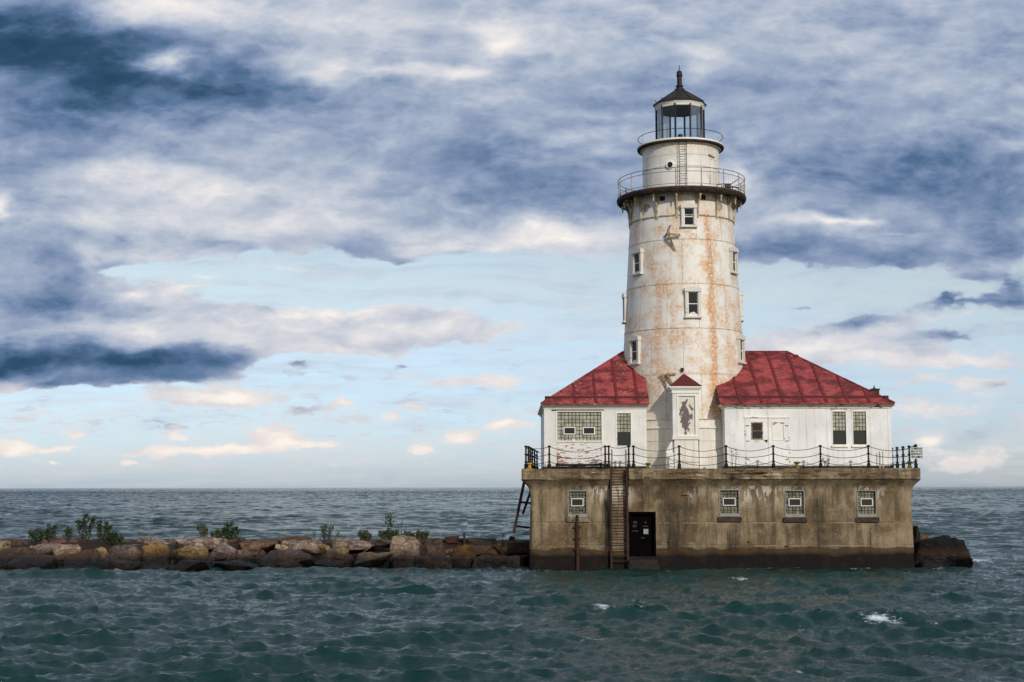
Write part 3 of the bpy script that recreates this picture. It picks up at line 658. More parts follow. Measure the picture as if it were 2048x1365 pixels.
def build_water():
    wd = np.array([0.22, -0.975])
    t1 = ocean_tile(512, 67.0, 0.080, 3, wd/np.hypot(*wd), 2.7, 0.05, 6.0); t2 = ocean_tile(512, 23.0, 0.036, 9, np.array([-0.25, -0.97]), 1.4, 0.02, 3.0)
    ys = [8.0]
    while ys[-1] < 1300: ys.append(ys[-1] + min(1.7, 0.075*(max(ys[-1], 26)/28.0)**1.32))
    while ys[-1] < 5000: ys.append(ys[-1]*1.0025)
    while ys[-1] < 60000: ys.append(ys[-1]*1.02)
    ys = np.array(ys); nx = 700; t = np.linspace(-1, 1, nx)
    half = np.where(ys < 1500, 6 + ys*0.47, 6+1500*.47 + (ys-1500)*1.2)
    ext = 1.08**np.arange(1, 61); ext = 1+(ext-1)*.25
    t = np.concatenate([-ext[::-1], t, ext]); nx = len(t); X = t[None, :]*half[:, None]; edge = np.clip((1.02-np.abs(t))/.04, 0, 1)[None, :]; Y = np.repeat(ys[:, None], nx, 1)
    fade = np.clip((3000-Y)/1500, 0, 1); fs = np.clip((120-Y)/60, 0, 1)
    z = samp((t1[0], t1[4]), X, Y)*fade; dx = samp((t1[1], t1[4]), X, Y)*fade; dy = samp((t1[2], t1[4]), X, Y)*fade
    c, s = math.cos(.5), math.sin(.5); xr, yr = X*c-Y*s, X*s+Y*c
    z2 = samp((t2[0], t2[4]), xr, yr)*fs; ex = samp((t2[1], t2[4]), xr, yr)*fs; ey = samp((t2[2], t2[4]), xr, yr)*fs
    J = samp((t1[3], t1[4]), X, Y)*fade
    g = 0.95 + 0.55*np.sin(X*.21+1.3*np.sin(Y*.13)+1)*np.sin(Y*.17+1.1*np.sin(X*.11)) + 0.2*np.sin(X*.07-Y*.05); g = np.clip(g, .45, 1.6)
    g = g*(.25+.75*edge); z, dx, dy, J = z*g, dx*g, dy*g, J*g; z2, ex, ey = z2*edge, ex*edge, ey*edge
    X2 = X + 1.15*dx + 0.9*(ex*c+ey*s); Y2 = Y + 1.15*dy + 0.9*(-ex*s+ey*c); Z = z + z2 + np.random.RandomState(4).normal(size=X.shape)*0.16*np.clip((Y-600)/900, 0, 1)
    foam = np.clip((-J-0.62)*2.2, 0, 0.8)*np.clip(1-Y/900, 0.35, 1)
    def spot(px, py, rx, ry, k):
        dx_, dy_, dz_ = ray(px, py); q = HC/-dz_; x0, y0 = dx_*q, dy_*q
        return k*np.exp(-((X-x0)/rx)**2-((Y-y0)/ry)**2)
    for a in [(1205, 1212, .45, .9, .85), (1270, 1207, .35, .7, .6), (1760, 1240, .55, .9, 1.0), (1800, 1243, .4, .9, .8), (1860, 1250, .3, .8, .5), (1478, 1159, .5, 1.2, .9),
              (1525, 1163, .2, .8, .6), (1190, 1284, .4, .6, .6), (1410, 1345, .3, .5, .5), (1590, 1342, .25, .5, .5), (1900, 1318, .6, .6, .45), (1620, 1252, .5, .6, .5),
              (1130, 1146, 1.2, 2, .4), (1040, 1140, 1.2, 1.6, .55), (1950, 1122, 1.2, 1.2, .9), (1890, 1130, 1.2, .9, .7), (1860, 1135, .8, .6, .5), (1345, 1145, 1.2, .8, .4), (2005, 1118, .7, 1.5, .5), (1650, 1136, 1.5, .6, .3),
              (250, 1262, .4, .6, .35), (930, 1049, .5, 5, .8), (5, 1030, .6, 5, .9), (620, 1018, .8, 8, .5)]:
        foam = np.maximum(foam, spot(*a))
    rs = np.random.RandomState(5)
    for i in range(150):                           # small breaking crests over the open lake
        yy = math.exp(rs.uniform(math.log(75), math.log(900))); xx = rs.uniform(-1, 1)*yy*.38
        foam = np.maximum(foam, rs.uniform(.35, .8)*np.exp(-((X-xx)/(yy*.0035))**2-((Y-yy)/(yy*.02))**2))
    for i in range(46):
        xx = XWL-1+i*(XWR-XWL+2)/45; foam = np.maximum(foam, rs.uniform(.15, .8)*np.exp(-((X-xx)/.4)**2-((Y-68.6)/.6)**2))
    for (x0, y0, k) in ROCKFOAM:
        foam = np.maximum(foam, k*np.exp(-((X-x0)/1.0)**2-((Y-y0)/.5)**2))
    n0, n1 = X.shape
    co = np.stack([X2, Y2, Z], -1).reshape(-1, 3).astype(np.float32)
    idx = np.arange(n0*n1).reshape(n0, n1)
    q = np.stack([idx[:-1, :-1], idx[:-1, 1:], idx[1:, 1:], idx[1:, :-1]], -1).reshape(-1, 4).astype(np.int32)
    me = bpy.data.meshes.new('lake_water'); me.vertices.add(len(co)); me.vertices.foreach_set('co', co.ravel())
    me.loops.add(q.size); me.loops.foreach_set('vertex_index', q.ravel()); me.polygons.add(len(q))
    me.polygons.foreach_set('loop_start', np.arange(0, q.size, 4, dtype=np.int32)); me.polygons.foreach_set('loop_total', np.full(len(q), 4, np.int32))
    me.update(calc_edges=True); me.shade_smooth()
    a = me.attributes.new('foam', 'FLOAT', 'POINT'); a.data.foreach_set('value', foam.ravel().astype(np.float32))
    me.materials.append(M['water']); o = bpy.data.objects.new('water', me); C.objects.link(o); o['kind'] = 'structure'

# ------------------------------------------------------------------ concrete pier
XWL, XWR = PXx(1060.5, 1040, YW), PXx(1825.5, 1040, YW)
XCL, XCR = PXx(1043, 948, YC), PXx(1841, 948, YC)
YB = 80.0
def pier():
    pr = thing('concrete_pier', ((XWL+XWR)/2, 74, 0), 'brown stained concrete pier with an overhanging cap, standing in the lake under the lighthouse', 'pier')
    # window and door openings: x0, x1, z0, z1
    wins = []
    for (a, b, t, bt) in ((1135.5, 1175, 981, 1035), (1437.5, 1479.5, 979, 1034), (1568, 1610, 980.5, 1035), (1713, 1754, 980.5, 1035)):
        x0, z1 = P(a, t, YW); x1, z0 = P(b, bt, YW); wins.append((x0, x1, z0, z1))
    dx0, dz1 = P(1257, 1024, YW); dx1, dz0 = P(1312.5, 1114, YW); door = (dx0, dx1, dz0, dz1)
    nl, nr = PXx(1220, 1000, YW), PXx(1256, 1000, YW)            # ladder notch
    holes = wins + [door]
    # profile: (z, protrusion)
    def zz(py): return PZ(1440, py, YW) if py != 959.0 else ZCB+.01
    cov = [(959.0, .40), (962, .34), (965.5, .26), (970, .17), (975, .09), (978.9, .05), (984, .03), (992, .012), (1000, 0)]
    rows = sorted({zz(q[0]) for q in cov} | {h[2] for h in holes} | {h[3] for h in holes} | set(np.arange(-1.0, zz(1000), 0.12)))
    def off(z):
        bat = max(0, (zz(1000)-z))*0.022
        if z <= zz(1000): return bat
        cz = sorted((zz(a), b) for a, b in cov)
        for (z0, o0), (z1, o1) in zip(cz[:-1], cz[1:]):
            if z0 <= z <= z1: return o0+(o1-o0)*(z-z0)/(z1-z0)
        return cz[-1][1]
    xs = sorted({XWL, XWR, nl, nr} | {h[0] for h in holes} | {h[1] for h in holes} | set(np.arange(XWL+.13, XWR-.1, 0.13)))
    # perimeter path: (x, y, nx, ny)
    path = [(XWL+.75, YB-.5, -1, 0.1)] + [(XWL+.75*(y-YW)/11, y, -1, 0) for y in np.arange(YB-1.5, YW+.3, -1.0)]
    path += [(XWL+.02, YW+.12, -.95, -.35), (XWL+.06, YW+.03, -.7, -.75)]
    path += [(x, YW, 0, -1) for x in xs[1:-1]]
    path += [(XWR-.06, YW+.03, .7, -.75), (XWR-.02, YW+.12, .95, -.35)]
    path += [(XWR, y, 1, 0) for y in np.arange(YW+.6, YB, 1.0)]
    mb = MB(); grid = []
    for (x, y, nx, ny) in path:
        col = []
        for z in rows:
            o = off(z)
            if nl-.01 <= x <= nr+.01 and ny == -1 and z > zz(1000): o = 0.0
            if ny == -1:
                e = mnoise.noise(Vector((x*1.6, z*1.9, 3)))*0.018 + mnoise.noise(Vector((x*5, z*6, 9)))*0.007
                o += e
            k = 1.0 if abs(nx) in (0, 1) else 1.25
            col.append(mb.b.verts.new((x+nx*o*k, y+ny*o*k, z)))
        grid.append((x, ny, col))
    for (xa, na, A), (xb, nb, B) in zip(grid[:-1], grid[1:]):
        for i in range(len(rows)-1):
            cx, cz = (xa+xb)/2, (rows[i]+rows[i+1])/2
            if na == -1 and nb == -1 and any(h[0] < cx < h[1] and h[2] < cz < h[3] for h in holes): continue
            mb.b.faces.new((A[i], B[i], B[i+1], A[i+1]))
    for h in holes:
        r = .45 if h is door else .22
        mb.quad((h[0], YW-.02, h[2]), (h[0], YW+r, h[2]), (h[0], YW+r, h[3]), (h[0], YW-.02, h[3])); mb.quad((h[1], YW-.02, h[3]), (h[1], YW+r, h[3]), (h[1], YW+r, h[2]), (h[1], YW-.02, h[2]))
        mb.quad((h[0], YW-.02, h[2]), (h[1], YW-.02, h[2]), (h[1], YW+r, h[2]), (h[0], YW+r, h[2])); mb.quad((h[0], YW-.02, h[3]), (h[0], YW+r, h[3]), (h[1], YW+r, h[3]), (h[1], YW-.02, h[3]))
    mb.build('pier_wall', M['conc'], pr, recalc=False)
    # cap: slab with a notch at the ladder, ragged front
    mb = MB(); h = ZD-ZCB; XBL = XCL+.78
    zs = [ZCB, ZCB+.03] + [ZCB+.03+(h-.06)*i/9 for i in range(1, 9)] + [ZD-.03, ZD]
    def capcol(x, y, nx, ny):
        col = []
        for i, z in enumerate(zs):
            o = -0.03 if i in (0, len(zs)-1) else 0.0
            cr = math.exp(-((x-EFF_X-.2)/1.5)**2) + 0.35
            e = mnoise.noise(Vector((x*2.1, z*6, 5)))*0.02
            v = mnoise.noise(Vector((x*1.3, z*9, 1)))
            if v > .12: e -= (v-.12)*.35*cr
            k = (1.0 if abs(nx)+abs(ny) < 1.1 else 1.0)
            col.append(mb.b.verts.new((x+nx*(o+e)*k, y+ny*(o+e)*k, z)))
        return col
    def run(cols, close=True):
        for A, B in zip(cols[:-1], cols[1:]):
            for i in range(len(zs)-1): mb.b.faces.new((A[i], B[i], B[i+1], A[i+1]))
    nl2, nr2 = nl-.02, nr+.02
    cols = [capcol(XBL-.0, YB, -1, 0)] + [capcol(XCL+.78*(y-YC)/(YB-YC), y, -1, 0) for y in np.arange(YB-1, YC+.5, -1.0)]
    cols += [capcol(x, YC, 0, -1) for x in [XCL+.001] + list(np.arange(XCL+.1, nl2-.04, .09)) + [nl2]]
    cols += [capcol(nl2, YC+.3, 0, 0), capcol(nl2+.01, YW, 0, -1), capcol(nr2-.01, YW, 0, -1), capcol(nr2, YC+.3, 0, 0)]
    cols += [capcol(x, YC, 0, -1) for x in [nr2] + list(np.arange(nr2+.08, XCR-.06, .09)) + [XCR]]
    cols += [capcol(XCR, y, 1, 0) for y in np.arange(YC+.5, YB, 1.0)] + [capcol(XCR, YB, 1, 0)]
    run(cols)
    # deck and soffit
    mb.b.faces.new([c[-1] for c in cols]); mb.b.faces.new([c[0] for c in cols][::-1])
    mb.quad(*[(cols[-1][i].co.x, YB, z) if j else (cols[0][i].co.x, YB, z) for i, j, z in ((0, 0, ZCB), (0, 1, ZCB), (-1, 1, ZD), (-1, 0, ZD))])
    mb.build('pier_cap', M['cap'], pr, recalc=False)
    # basement windows
    for n, (x0, x1, z0, z1) in enumerate(wins):
        f = MB(); t = .05; frame_ring(f, x0+.01, x1-.01, z0+.12, z1-.01, YW-.045, YW+.16, t*.75)
        f.box(x0+.01, x1-.01, YW-.05, YW+.17, z0+.01, z0+.115, .01)
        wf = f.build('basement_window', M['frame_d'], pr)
        px0, pz1 = P(*[((1142, 997), (1445, 996), (1576.5, 997), (1720.5, 997))[n][i] for i in (0, 1)], YW+.08)
        px1, pz0 = P(*[((1167, 1013), (1471, 1012), (1602, 1013), (1745.7, 1013))[n][i] for i in (0, 1)], YW+.08)
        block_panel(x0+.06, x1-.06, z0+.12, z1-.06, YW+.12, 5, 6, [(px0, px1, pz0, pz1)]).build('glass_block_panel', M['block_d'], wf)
        g = MB(); g.box(x0+.05, x1-.05, YW+.14, YW+.20, z0+.1, z1-.05); g.build('mortar_backing', M['mortar'], wf)
        v = MB(); frame_ring(v, px0, px1, pz0, pz1, YW+.02, YW+.138, .045); v.build('vent_frame', M['tframe'], wf)
        v = MB(); v.box(px0+.044, px1-.044, YW+.09, YW+.135, pz0+.044, pz1-.044); v.build('vent_pane', M['pane'], wf)
        sx0, sz1 = P(((1133, 1301-264), (1434, 1034), (1566, 1036.5), (1709, 1036.5))[n][0], ((1133, 1037), (1434, 1034.5), (1566, 1036.5), (1709, 1036.5))[n][1], YW)
        s = MB(); s.box(x0-.09, x1+.09, YW-.12, YW+.02, z0-.24, z0-.01, .02); s.build('window_ledge', M['base'] if n else M['cap'], pr)
    # doorway
    d = MB(); frame_ring(d, door[0]+.003, door[1]-.003, door[2], door[3]-.003, YW+.05, YW+.38, .09); d.box(door[0]+.09, door[1]-.09, YW+.30, YW+.36, door[2]+.09, door[3]-.09)
    for k in range(9): d.box(door[0]+.14+k*.13, door[0]+.15+k*.13, YW+.285, YW+.30, door[2]+.12, door[3]-.7)
    dd = d.build('pier_door', M['door'], pr)
    nx0, nz1 = P(1287, 1058.5, YW+.3); nx1, nz0 = P(1296.5, 1068.5, YW+.3)
    q = MB(); q.box(nx0, nx1, YW+.268, YW+.283, nz0, nz1); q.build('paper_notice', M['paper'], dd)
    smudges = simple('smudge_grey', lin(58, 50, 46), lin(34, 30, 28), .8)
    for (a, b, c, e) in ((1266, 1274, 1043, 1047), (1265, 1273, 1050, 1055), (1264, 1276, 1061, 1063.5), (1285, 1297, 1052, 1054), (1289, 1293, 1044, 1047), (1282, 1290, 1075, 1077)):
        ax, az = P(a, c, YW+.3); bx, bz = P(b, e, YW+.3); q = MB(); q.box(ax, bx, YW+.272, YW+.284, bz, az); q.build('grey_smudge', smudges, dd)  # small grey smudges on the black door
    s = MB(); s.box(door[0]-.05, door[1]+.05, YW-.55, YW+.1, -.6, door[2]-.10, .03); s.box(door[0]-.1, door[1]+.1, YW-.8, YW-.5, -.6, door[2]-.33, .03)
    s.build('door_step', simple('wet_step', lin(40, 26, 18), lin(20, 14, 11), .7, 0, 4), pr)
    # down pipe by the first window
    p = MB(); x, _ = P(1155, 1080, YW-.15); zt = PZ(1155, 1030, YW-.15); p.tube([(x, YW-.15, -.4), (x, YW-.16, zt-.5), (x, YW-.14, zt)], [.09, .08, .06], 10)
    for py in (1054, 1077, 1100): z = PZ(1155, py, YW-.1); p.box(x-.17, x+.17, YW-.2, YW-.06, z-.03, z+.03); p.box(x-.05, x+.05, YW-.06, YW+.05, z-.03, z+.03)
    p.build('drain_pipe', M['rust'], pr)
    # sockets and slots: black blocks, the shade inside each hole put into their colour
    for (a, b, w_, h_) in ((1334.5, 1085.5, 3, 3.6), (1496.5, 1085, 3, 4), (1572, 1094, 7, 3), (1370, 991, 15, 1), (1705, 1056, 1.6, 1.6), (1742, 1057, 1.5, 2), (1813, 1048, 1.6, 1.2)):
        x, z = P(a, b, YW-.04); r = MB(); r.box(x-w_*.0125, x+w_*.0125, YW-.055, YW+.02, z-h_*.0125, z+h_*.0125, .008); r.build('socket_shade_block', M['hole_shade'], pr)
    # cracked ledge at the foot
    return pr

# ------------------------------------------------------------------ ladders
def ladders():
    x0, x1 = PXx(1222, 1000, YW-.3), PXx(1254.5, 1000, YW-.3)
    t = thing('access_ladder', ((x0+x1)/2, YW-.3, 0), 'rusty iron ladder bolted upright to the pier face beside the black doorway', 'ladder')
    for x in (x0, x1):
        b = MB(); b.box(x-.05, x+.05, YW-.32, YW-.03, -.4, ZD-.02, .008); b.build('ladder_rail', M['rust'], t)
    for py in (941.5, 948, 958.5, 969.5, 981, 992.5, 1004, 1016, 1028, 1040, 1052, 1063.5, 1075, 1087, 1099, 1111, 1123):
        z = PZ(1238, py, YW-.25); b = MB(); b.tube([(x0+.04, YW-.26, z), (x1-.04, YW-.26, z)], .022, 8); b.build('rung', M['rust'], t)
    # hand loops above the deck
    for x in (PXx(1224, 920, YC+.3), PXx(1252, 920, YC+.3)):
        b = MB(); b.tube([(x, YC+.15, ZD-.05), (x, YC+.15, ZD+.86), (x, YC+.25, ZD+.93), (x, YC+.6, ZD+.93), (x, YC+.7, ZD+.85), (x, YC+.7, ZD)], .014, 8); b.build('hand_loop', M['black'], t)
    # the ladder hanging off the left side
    a = P(1049, 961, 70.6); bq = P(1027.5, 1066, 70.6)
    t = thing('leaning_ladder', (bq[0], 70.6, bq[1]), 'dark broken ladder hanging slanted from the left end of the pier above the rocks', 'ladder')
    b = MB(); b.beam((a[0], 70.6, a[1]), (bq[0], 70.6, bq[1]), .14, .16, (0, 1, 0)); b.build('ladder_rail', M['rust'], t)
    b = MB(); b.beam((a[0]+.5, 71.3, a[1]), (bq[0]+.45, 71.3, bq[1]+.9), .12, .12, (0, 1, 0)); b.build('ladder_rail', M['rust'], t)
    for (p, q) in (((1040, 1004.5), (1064, 1007)), ((1031, 1053), (1062, 1056))):
        u, v = P(*p, 70.6), P(*q, 71.0); b = MB(); b.beam((u[0], 70.62, u[1]), (v[0], 71.0, v[1]), .10, .10); b.build('rung', M['rust'], t)

# ------------------------------------------------------------------ chain fences
HP = PZ(1358.5, 892.5, 68.9)-ZD
def post_mesh(parent, full=True):
    b = MB(); h = HP
    b.lathe([(.115, 0), (.115, .04), (.075, .07), (.085, .13), (.095, .19), (.07, .25), (.045, .28), (.042, h-.05), (.075, h-.03), (.085, h), (.05, h+.03), (.0, h+.045)][:-1]+[(.01, h+.045)], 12)
    for q in (.345, .705, h-.02): b.tube([(-.085, 0, q), (.085, 0, q)], .028, 8); b.tube([(0, -.07, q), (0, .07, q)], .02, 8)
    return b.build('post', M['black'], parent, world=False)
def chain(parent, a, b, sag):
    a, b = Vector(a), Vector(b); L = (b-a).length; n = max(6, int(L/.055)); m = MB()
    pts = [a.lerp(b, i/n) - Vector((0, 0, sag*4*(i/n)*(1-i/n))) for i in range(n+1)]
    rr = [.013 + (.009 if i % 2 else -.003) for i in range(n+1)]
    m.tube(pts, rr, 6); return m.build('chain', M['black'], parent)
def fence(name, posts, label, sags=None, ends=()):
    cx = posts[0]; t = thing(name, (cx[0], cx[1], ZD), label, 'fence', 'chain fences round the pier deck')
    p0 = post_mesh(t)
    for i, (x, y) in enumerate(posts):
        if i == 0: p0.location = (0, 0, 0)
        else: copy_part(p0, t, (x-cx[0], y-cx[1], 0), rnd.uniform(-.06, .06))
    for i in range(len(posts)-1):
        (x0, y0), (x1, y1) = posts[i], posts[i+1]; L = math.hypot(x1-x0, y1-y0)
        if L < .35: continue
        for k, q in enumerate((HP-.02, .705, .345)):
            s = L*(.085 + .02*rnd.random()) * (1.0, .85, .9)[k]
            s = min(s, q-.03)
            chain(t, (x0, y0, ZD+q), (x1, y1, ZD+q), s)
    return t
def fences():
    Y0 = 68.9
    left = [(4.6, 79.3), (PXx(1074, 903, 78.7), 78.7), (PXx(1069, 900, 75.9), 75.9), (PXx(1064.3, 899, 73.9), 73.9), (PXx(1060.5, 896, 71.5), 71.5), (PXx(1056.8, 894, 69.7), 69.7), (PXx(1051.8, 893, Y0), Y0)]
    left2 = [PXx(q, 915, Y0) for q in (1098.5, 1210.5)]
    fence('chain_fence', left + [(x, Y0) for x in left2], 'black iron chain fence round the left end of the deck beside the yellow bollard')
    g = [(PXx(1217.5, 915, Y0), Y0), (PXx(1257.5, 915, Y0), Y0)]
    fence('chain_gate', g, 'short length of black chain fence across the head of the access ladder')
    r = [(PXx(q, 915, Y0), Y0) for q in (1267, 1358.5, 1452.3, 1546.7, 1641, 1737, 1831.5)]
    r += [(PXx(1818.3, 900, 69.9), 69.9), (PXx(1806, 900, 71.1), 71.1), (PXx(1794, 900, 72.4), 72.4), (PXx(1783.5, 900, 73.6), 73.6), (PXx(1770, 900, 75.6), 75.6)]
    fence('chain_fence', r, 'long black chain fence from the access ladder to the signboard at the right')
    # bollards
    def bollard(px, y, m, label, s=1.0):
        x = PXx(px, 932, y); t = thing('mooring_bollard', (x, y, ZD), label, 'bollard', 'small mooring bollards on the deck edge')
        b = MB(); b.lathe([(.12*s, 0), (.12*s, .05*s), (.075*s, .08*s), (.07*s, .2*s)], 16); b.build('bollard_stem', m, t, world=False)
        b = MB(); b.lathe([(.08*s, .2*s), (.14*s, .23*s), (.145*s, .27*s), (.05*s, .29*s)], 16); b.build('bollard_head', m, t, world=False)
    bollard(1059, 68.75, M['yellow'], 'bright yellow mooring bollard at the left corner of the deck')
    bollard(1296, 69.3, M['olive'], 'dull yellow bollard right of the access ladder, in front of the white tower base')
    bollard(1594, 68.8, M['olive'], 'dull yellow bollard in front of the white double doors\' right side', 1.15)
    bollard(1819, 69.2, M['olive'], 'dull yellow bollard under the white signboard at the right corner', 1.1)
    # signboard on the corner post
    x0, z1 = P(1820.5, 895, 68.8); x1, z0 = P(1846, 917.6, 68.8)
    t = thing('signboard', ((x0+x1)/2, 68.8, z0), 'small white signboard with four lines of dark lettering on the right corner post', 'sign')
    b = MB(); b.box(x0, x1, 68.775, 68.80, z0, z1, .004); b.build('sign_panel', M['sign'], t)
    for i, s in enumerate(('TO OBSERVE THE FU', 'SEAL AT YOU', 'RECEPTION TO', 'TRES IN COMING TH')):
        cu = bpy.data.curves.new('lettering', 'FONT'); cu.body = s; cu.align_x = 'CENTER'; cu.size = .125; cu.extrude = .001; cu.offset = .006
        tmp = bpy.data.objects.new('tmp', cu); me = bpy.data.meshes.new_from_object(tmp); bpy.data.objects.remove(tmp)
        xs = [v.co.x for v in me.vertices]; wd = max(xs)-min(xs); sx = min(1.1, (x1-x0-.05)/wd)
        for v in me.vertices:
            p = v.co.copy(); v.co = ((p.x-(max(xs)+min(xs))/2)*sx, -.028, (z1-z0)*(1-(i+.82)/4.1)+p.y)
        me.materials.append(M['ink']); o = bpy.data.objects.new('lettering', me); C.objects.link(o); o.parent = t; ORG[o.name] = ORG[t.name]
    a = P(1819, 896, 69.85); q = P(1827, 893, 69.5)
    b = MB(); b.tube([(a[0], 69.85, a[1]), (q[0], 69.5, q[1])], .016, 8)
    e = P(1832.5, 891.5, 69.3); d = Vector((e[0]-q[0], -.2, e[1]-q[1])).normalized()
    b.tube([Vector((q[0], 69.5, q[1])), Vector((q[0], 69.5, q[1]))+d*.08, Vector((q[0], 69.5, q[1]))+d*.2, Vector((q[0], 69.5, q[1]))+d*.21], [.03, .06, .08, .05], 12)
    top('floodlight', b, M['black'], 'small black floodlight on a thin arm just above the white signboard', 'lamp')

# ------------------------------------------------------------------ houses
def roof_mesh(xl, xr, ye, yr, ze, zr, hipl, hipr, lip=True):
    """front and rear slopes; hip at the left or right end, cut square at the other"""
    b = MB(); t = .07; run = yr-ye; ybk = yr+run
    def add(th):
        pts = {}
        if hipl:
            a = [(xl, ye), (xr, ye), (xr, ybk), (xl, ybk)]; r0, r1 = (xl+run, yr), (xr, yr)
        else:
            a = [(xl, ye), (xr, ye), (xr, ybk), (xl, ybk)]; r0, r1 = (xl, yr), (xr-run, yr)
        E = [b.b.verts.new((x, y, ze+th)) for x, y in a]; Rr = [b.b.verts.new((x, y, zr+th)) for x, y in (r0, r1)]
        return E, Rr
    E, Rr = add(0); E2, R2 = add(-t)
    def faces(E, Rr, fl):
        fs = [(E[0], E[1], Rr[1], Rr[0]), (E[2], E[3], Rr[0], Rr[1])]
        fs.append((E[3], E[0], Rr[0]) if hipl else (E[1], E[2], Rr[1]))
        for f in fs: b.b.faces.new(f if fl else f[::-1])
    faces(E, Rr, True); faces(E2, R2, False)
    for i in range(4):
        j = (i+1) % 4
        if (hipl and i == 1) or (not hipl and i == 3):
            k = 1 if hipl else 0
            b.b.faces.new((E[i], E[j], Rr[k]) if False else (E[i], E2[i], R2[k], Rr[k])); b.b.faces.new((E[j], Rr[k], R2[k], E2[j]))
        else: b.b.faces.new((E[i], E2[i], E2[j], E[j]))
    return b
def house(which):
    L = which == 'left'
    if L:
        x0, x1 = PXx(1088.6, 870, YH), PXx(1292.8, 870, YH); ex0, ex1 = PXx(1082, 806, YH-.3), PXx(1299.3, 806, YH-.3)
    else:
        x0, x1 = PXx(1450.3, 870, YH), PXx(1782.6, 870, YH); ex0, ex1 = PXx(1440.5, 806, YH-.3), PXx(1789.5, 806, YH-.3)
    ye = YH-.3; ze = PZ(1366, 806.8, ye); zr = PZ(1550, 703.7, YT); zc = PZ(1366, 817, YH)
    if L: t = thing('keeper_house', ((x0+x1)/2, YT, ZD), 'smaller white annex with worn red roof and wide glass block window', 'house')
    else: t = thing('keeper_house', ((x0+x1)/2, YT, ZD), 'longer white steel annex with a red roof and double doors, right of the tower', 'house')
    wm = M['house'] if L else M['steel']; yb = 2*YT-YH
    def H(a, b, c, d, y=YH): q = P(a, c, y); r = P(b, d, y); return (q[0], r[0], r[1], q[1])
    if L: big = H(1114.7, 1202.9, 824, 884); brk = H(1113, 1204, 884, 929); w2 = H(1233.7, 1262, 826.8, 892); holes = [big, brk, w2]
    else:
        w1 = H(1664.3, 1693, 823.5, 890); w2 = H(1705, 1733.5, 823.5, 890); holes = [w1, w2]
    w = MB(); wall_grid(w, x0, x1, ZD-.05, zc, YH, holes, .16)
    w.quad((x0, yb, ZD-.05), (x0, YH, ZD-.05), (x0, YH, zc), (x0, yb, zc)); w.quad((x1, YH, ZD-.05), (x1, yb, ZD-.05), (x1, yb, zc), (x1, YH, zc))
    w.quad((x1, yb, ZD-.05), (x0, yb, ZD-.05), (x0, yb, zc), (x1, yb, zc))
    w.build('wall', wm, t, recalc=False)
    # cornice
    c = MB(); zt = ze-.02
    for (p, za, zb) in ((.05, zc-.02, zc+.06), (.12, zc+.06, zc+.11), (.18, zc+.11, zt-.02)):
        c.box(x0-p, x1+p, YH-p, yb+p, za, zb, .012)
    c.build('cornice', M['trim'] if L else M['trim_old'], t)
    # corner boards
    for a, b_ in ((x0-.012, x0+.16), (x1-.16, x1+.012)):
        k = MB(); k.box(a, b_, YH-.015, YH+.1, ZD+.18, zc-.025, .004); k.build('corner_board', wm, t)
    k = MB(); k.box(x0-.03, x1+.03, YH-.03, yb+.03, ZD, ZD+.14, .01); k.build('base_band_shade', M['base'], t)  # brown base band; the right house's recess shade is in its dark colour
    # roof
    rm = M['roof_l'] if L else M['roof_r']
    r = roof_mesh(ex0, ex1, ye, YT, ze, zr, L, not L).build('roof', rm, t)
    sl = (zr-ze)/(YT-ye)
    def on(x, y, h=.0): return (x, y, ze+(y-ye)*sl+h)
    # built-in gutter lip
    g = MB(); yg = ye+.42
    if L: g.beam(on(ex0+.45, yg, .05), on(ex1, yg, .05), .05, .10); g.beam((ex0+.42, yg, on(0, yg, .05)[2]), (ex0+.42, 2*YT-yg, on(0, yg, .05)[2]), .05, .10)
    else: g.beam(on(ex0, yg, .05), on(ex1-.45, yg, .05), .05, .10); g.beam((ex1-.42, yg, on(0, yg, .05)[2]), (ex1-.42, 2*YT-yg, on(0, yg, .05)[2]), .05, .10)
    g.build('gutter_lip', simple('gutter_shadow_red', lin(84, 22, 26), lin(52, 24, 20), .6), r)  # shadow of the gutter ledge is put into the lip's darker red
    xs = []
    q = ex1-.55 if L else ex0+1.0
    while ex0+.5 < q < ex1-.5: xs.append(q); q += -1.04 if L else 1.06
    run = YT-ye
    for x in xs:
        yt = YT-.02
        if L: yt = min(yt, ye+(x-ex0)) - .03
        else: yt = min(yt, ye+(ex1-x)) - .03
        if yt < yg+.3: continue
        s = MB(); s.beam(on(x, ye+.02, .02), on(x, yt, .02), .13, .05); s.build('standing_seam', M['seam'], r)
    hp = MB()
    if L: hp.tube([(ex0, ye, ze+.01), (ex0+run, YT, zr+.01)], .045, 6); hp.tube([(ex0+run, YT, zr+.01), (ex1, YT, zr+.01)], .04, 6)
    else: hp.tube([(ex1, ye, ze+.01), (ex1-run, YT, zr+.01)], .045, 6); hp.tube([(ex1-run, YT, zr+.01), (ex0, YT, zr+.01)], .04, 6)
    hp.build('ridge_capping', rm, r)
    # upturned corner block
    cb = MB(); cx = ex0+.32 if L else ex1-.32; cb.box(cx-.12, cx+.12, yg-.1, yg+.25, ze+.05, on(0, yg)[2]+.10, .02); cb.build('gutter_corner', M['rust'], r)

    def blocks(hole, nx, nz, parent, skip=(), y=YH+.08, dark_below=None):
        p = block_panel(hole[0], hole[1], hole[2], hole[3], y, nx, nz, skip).build('glass_block_panel', M['block'], parent)
        m = MB(); m.box(hole[0]-.02, hole[1]+.02, y+.03, y+.10, hole[2]-.01, hole[3]+.02); m.build('mortar_backing', M['mortar'], parent); return p
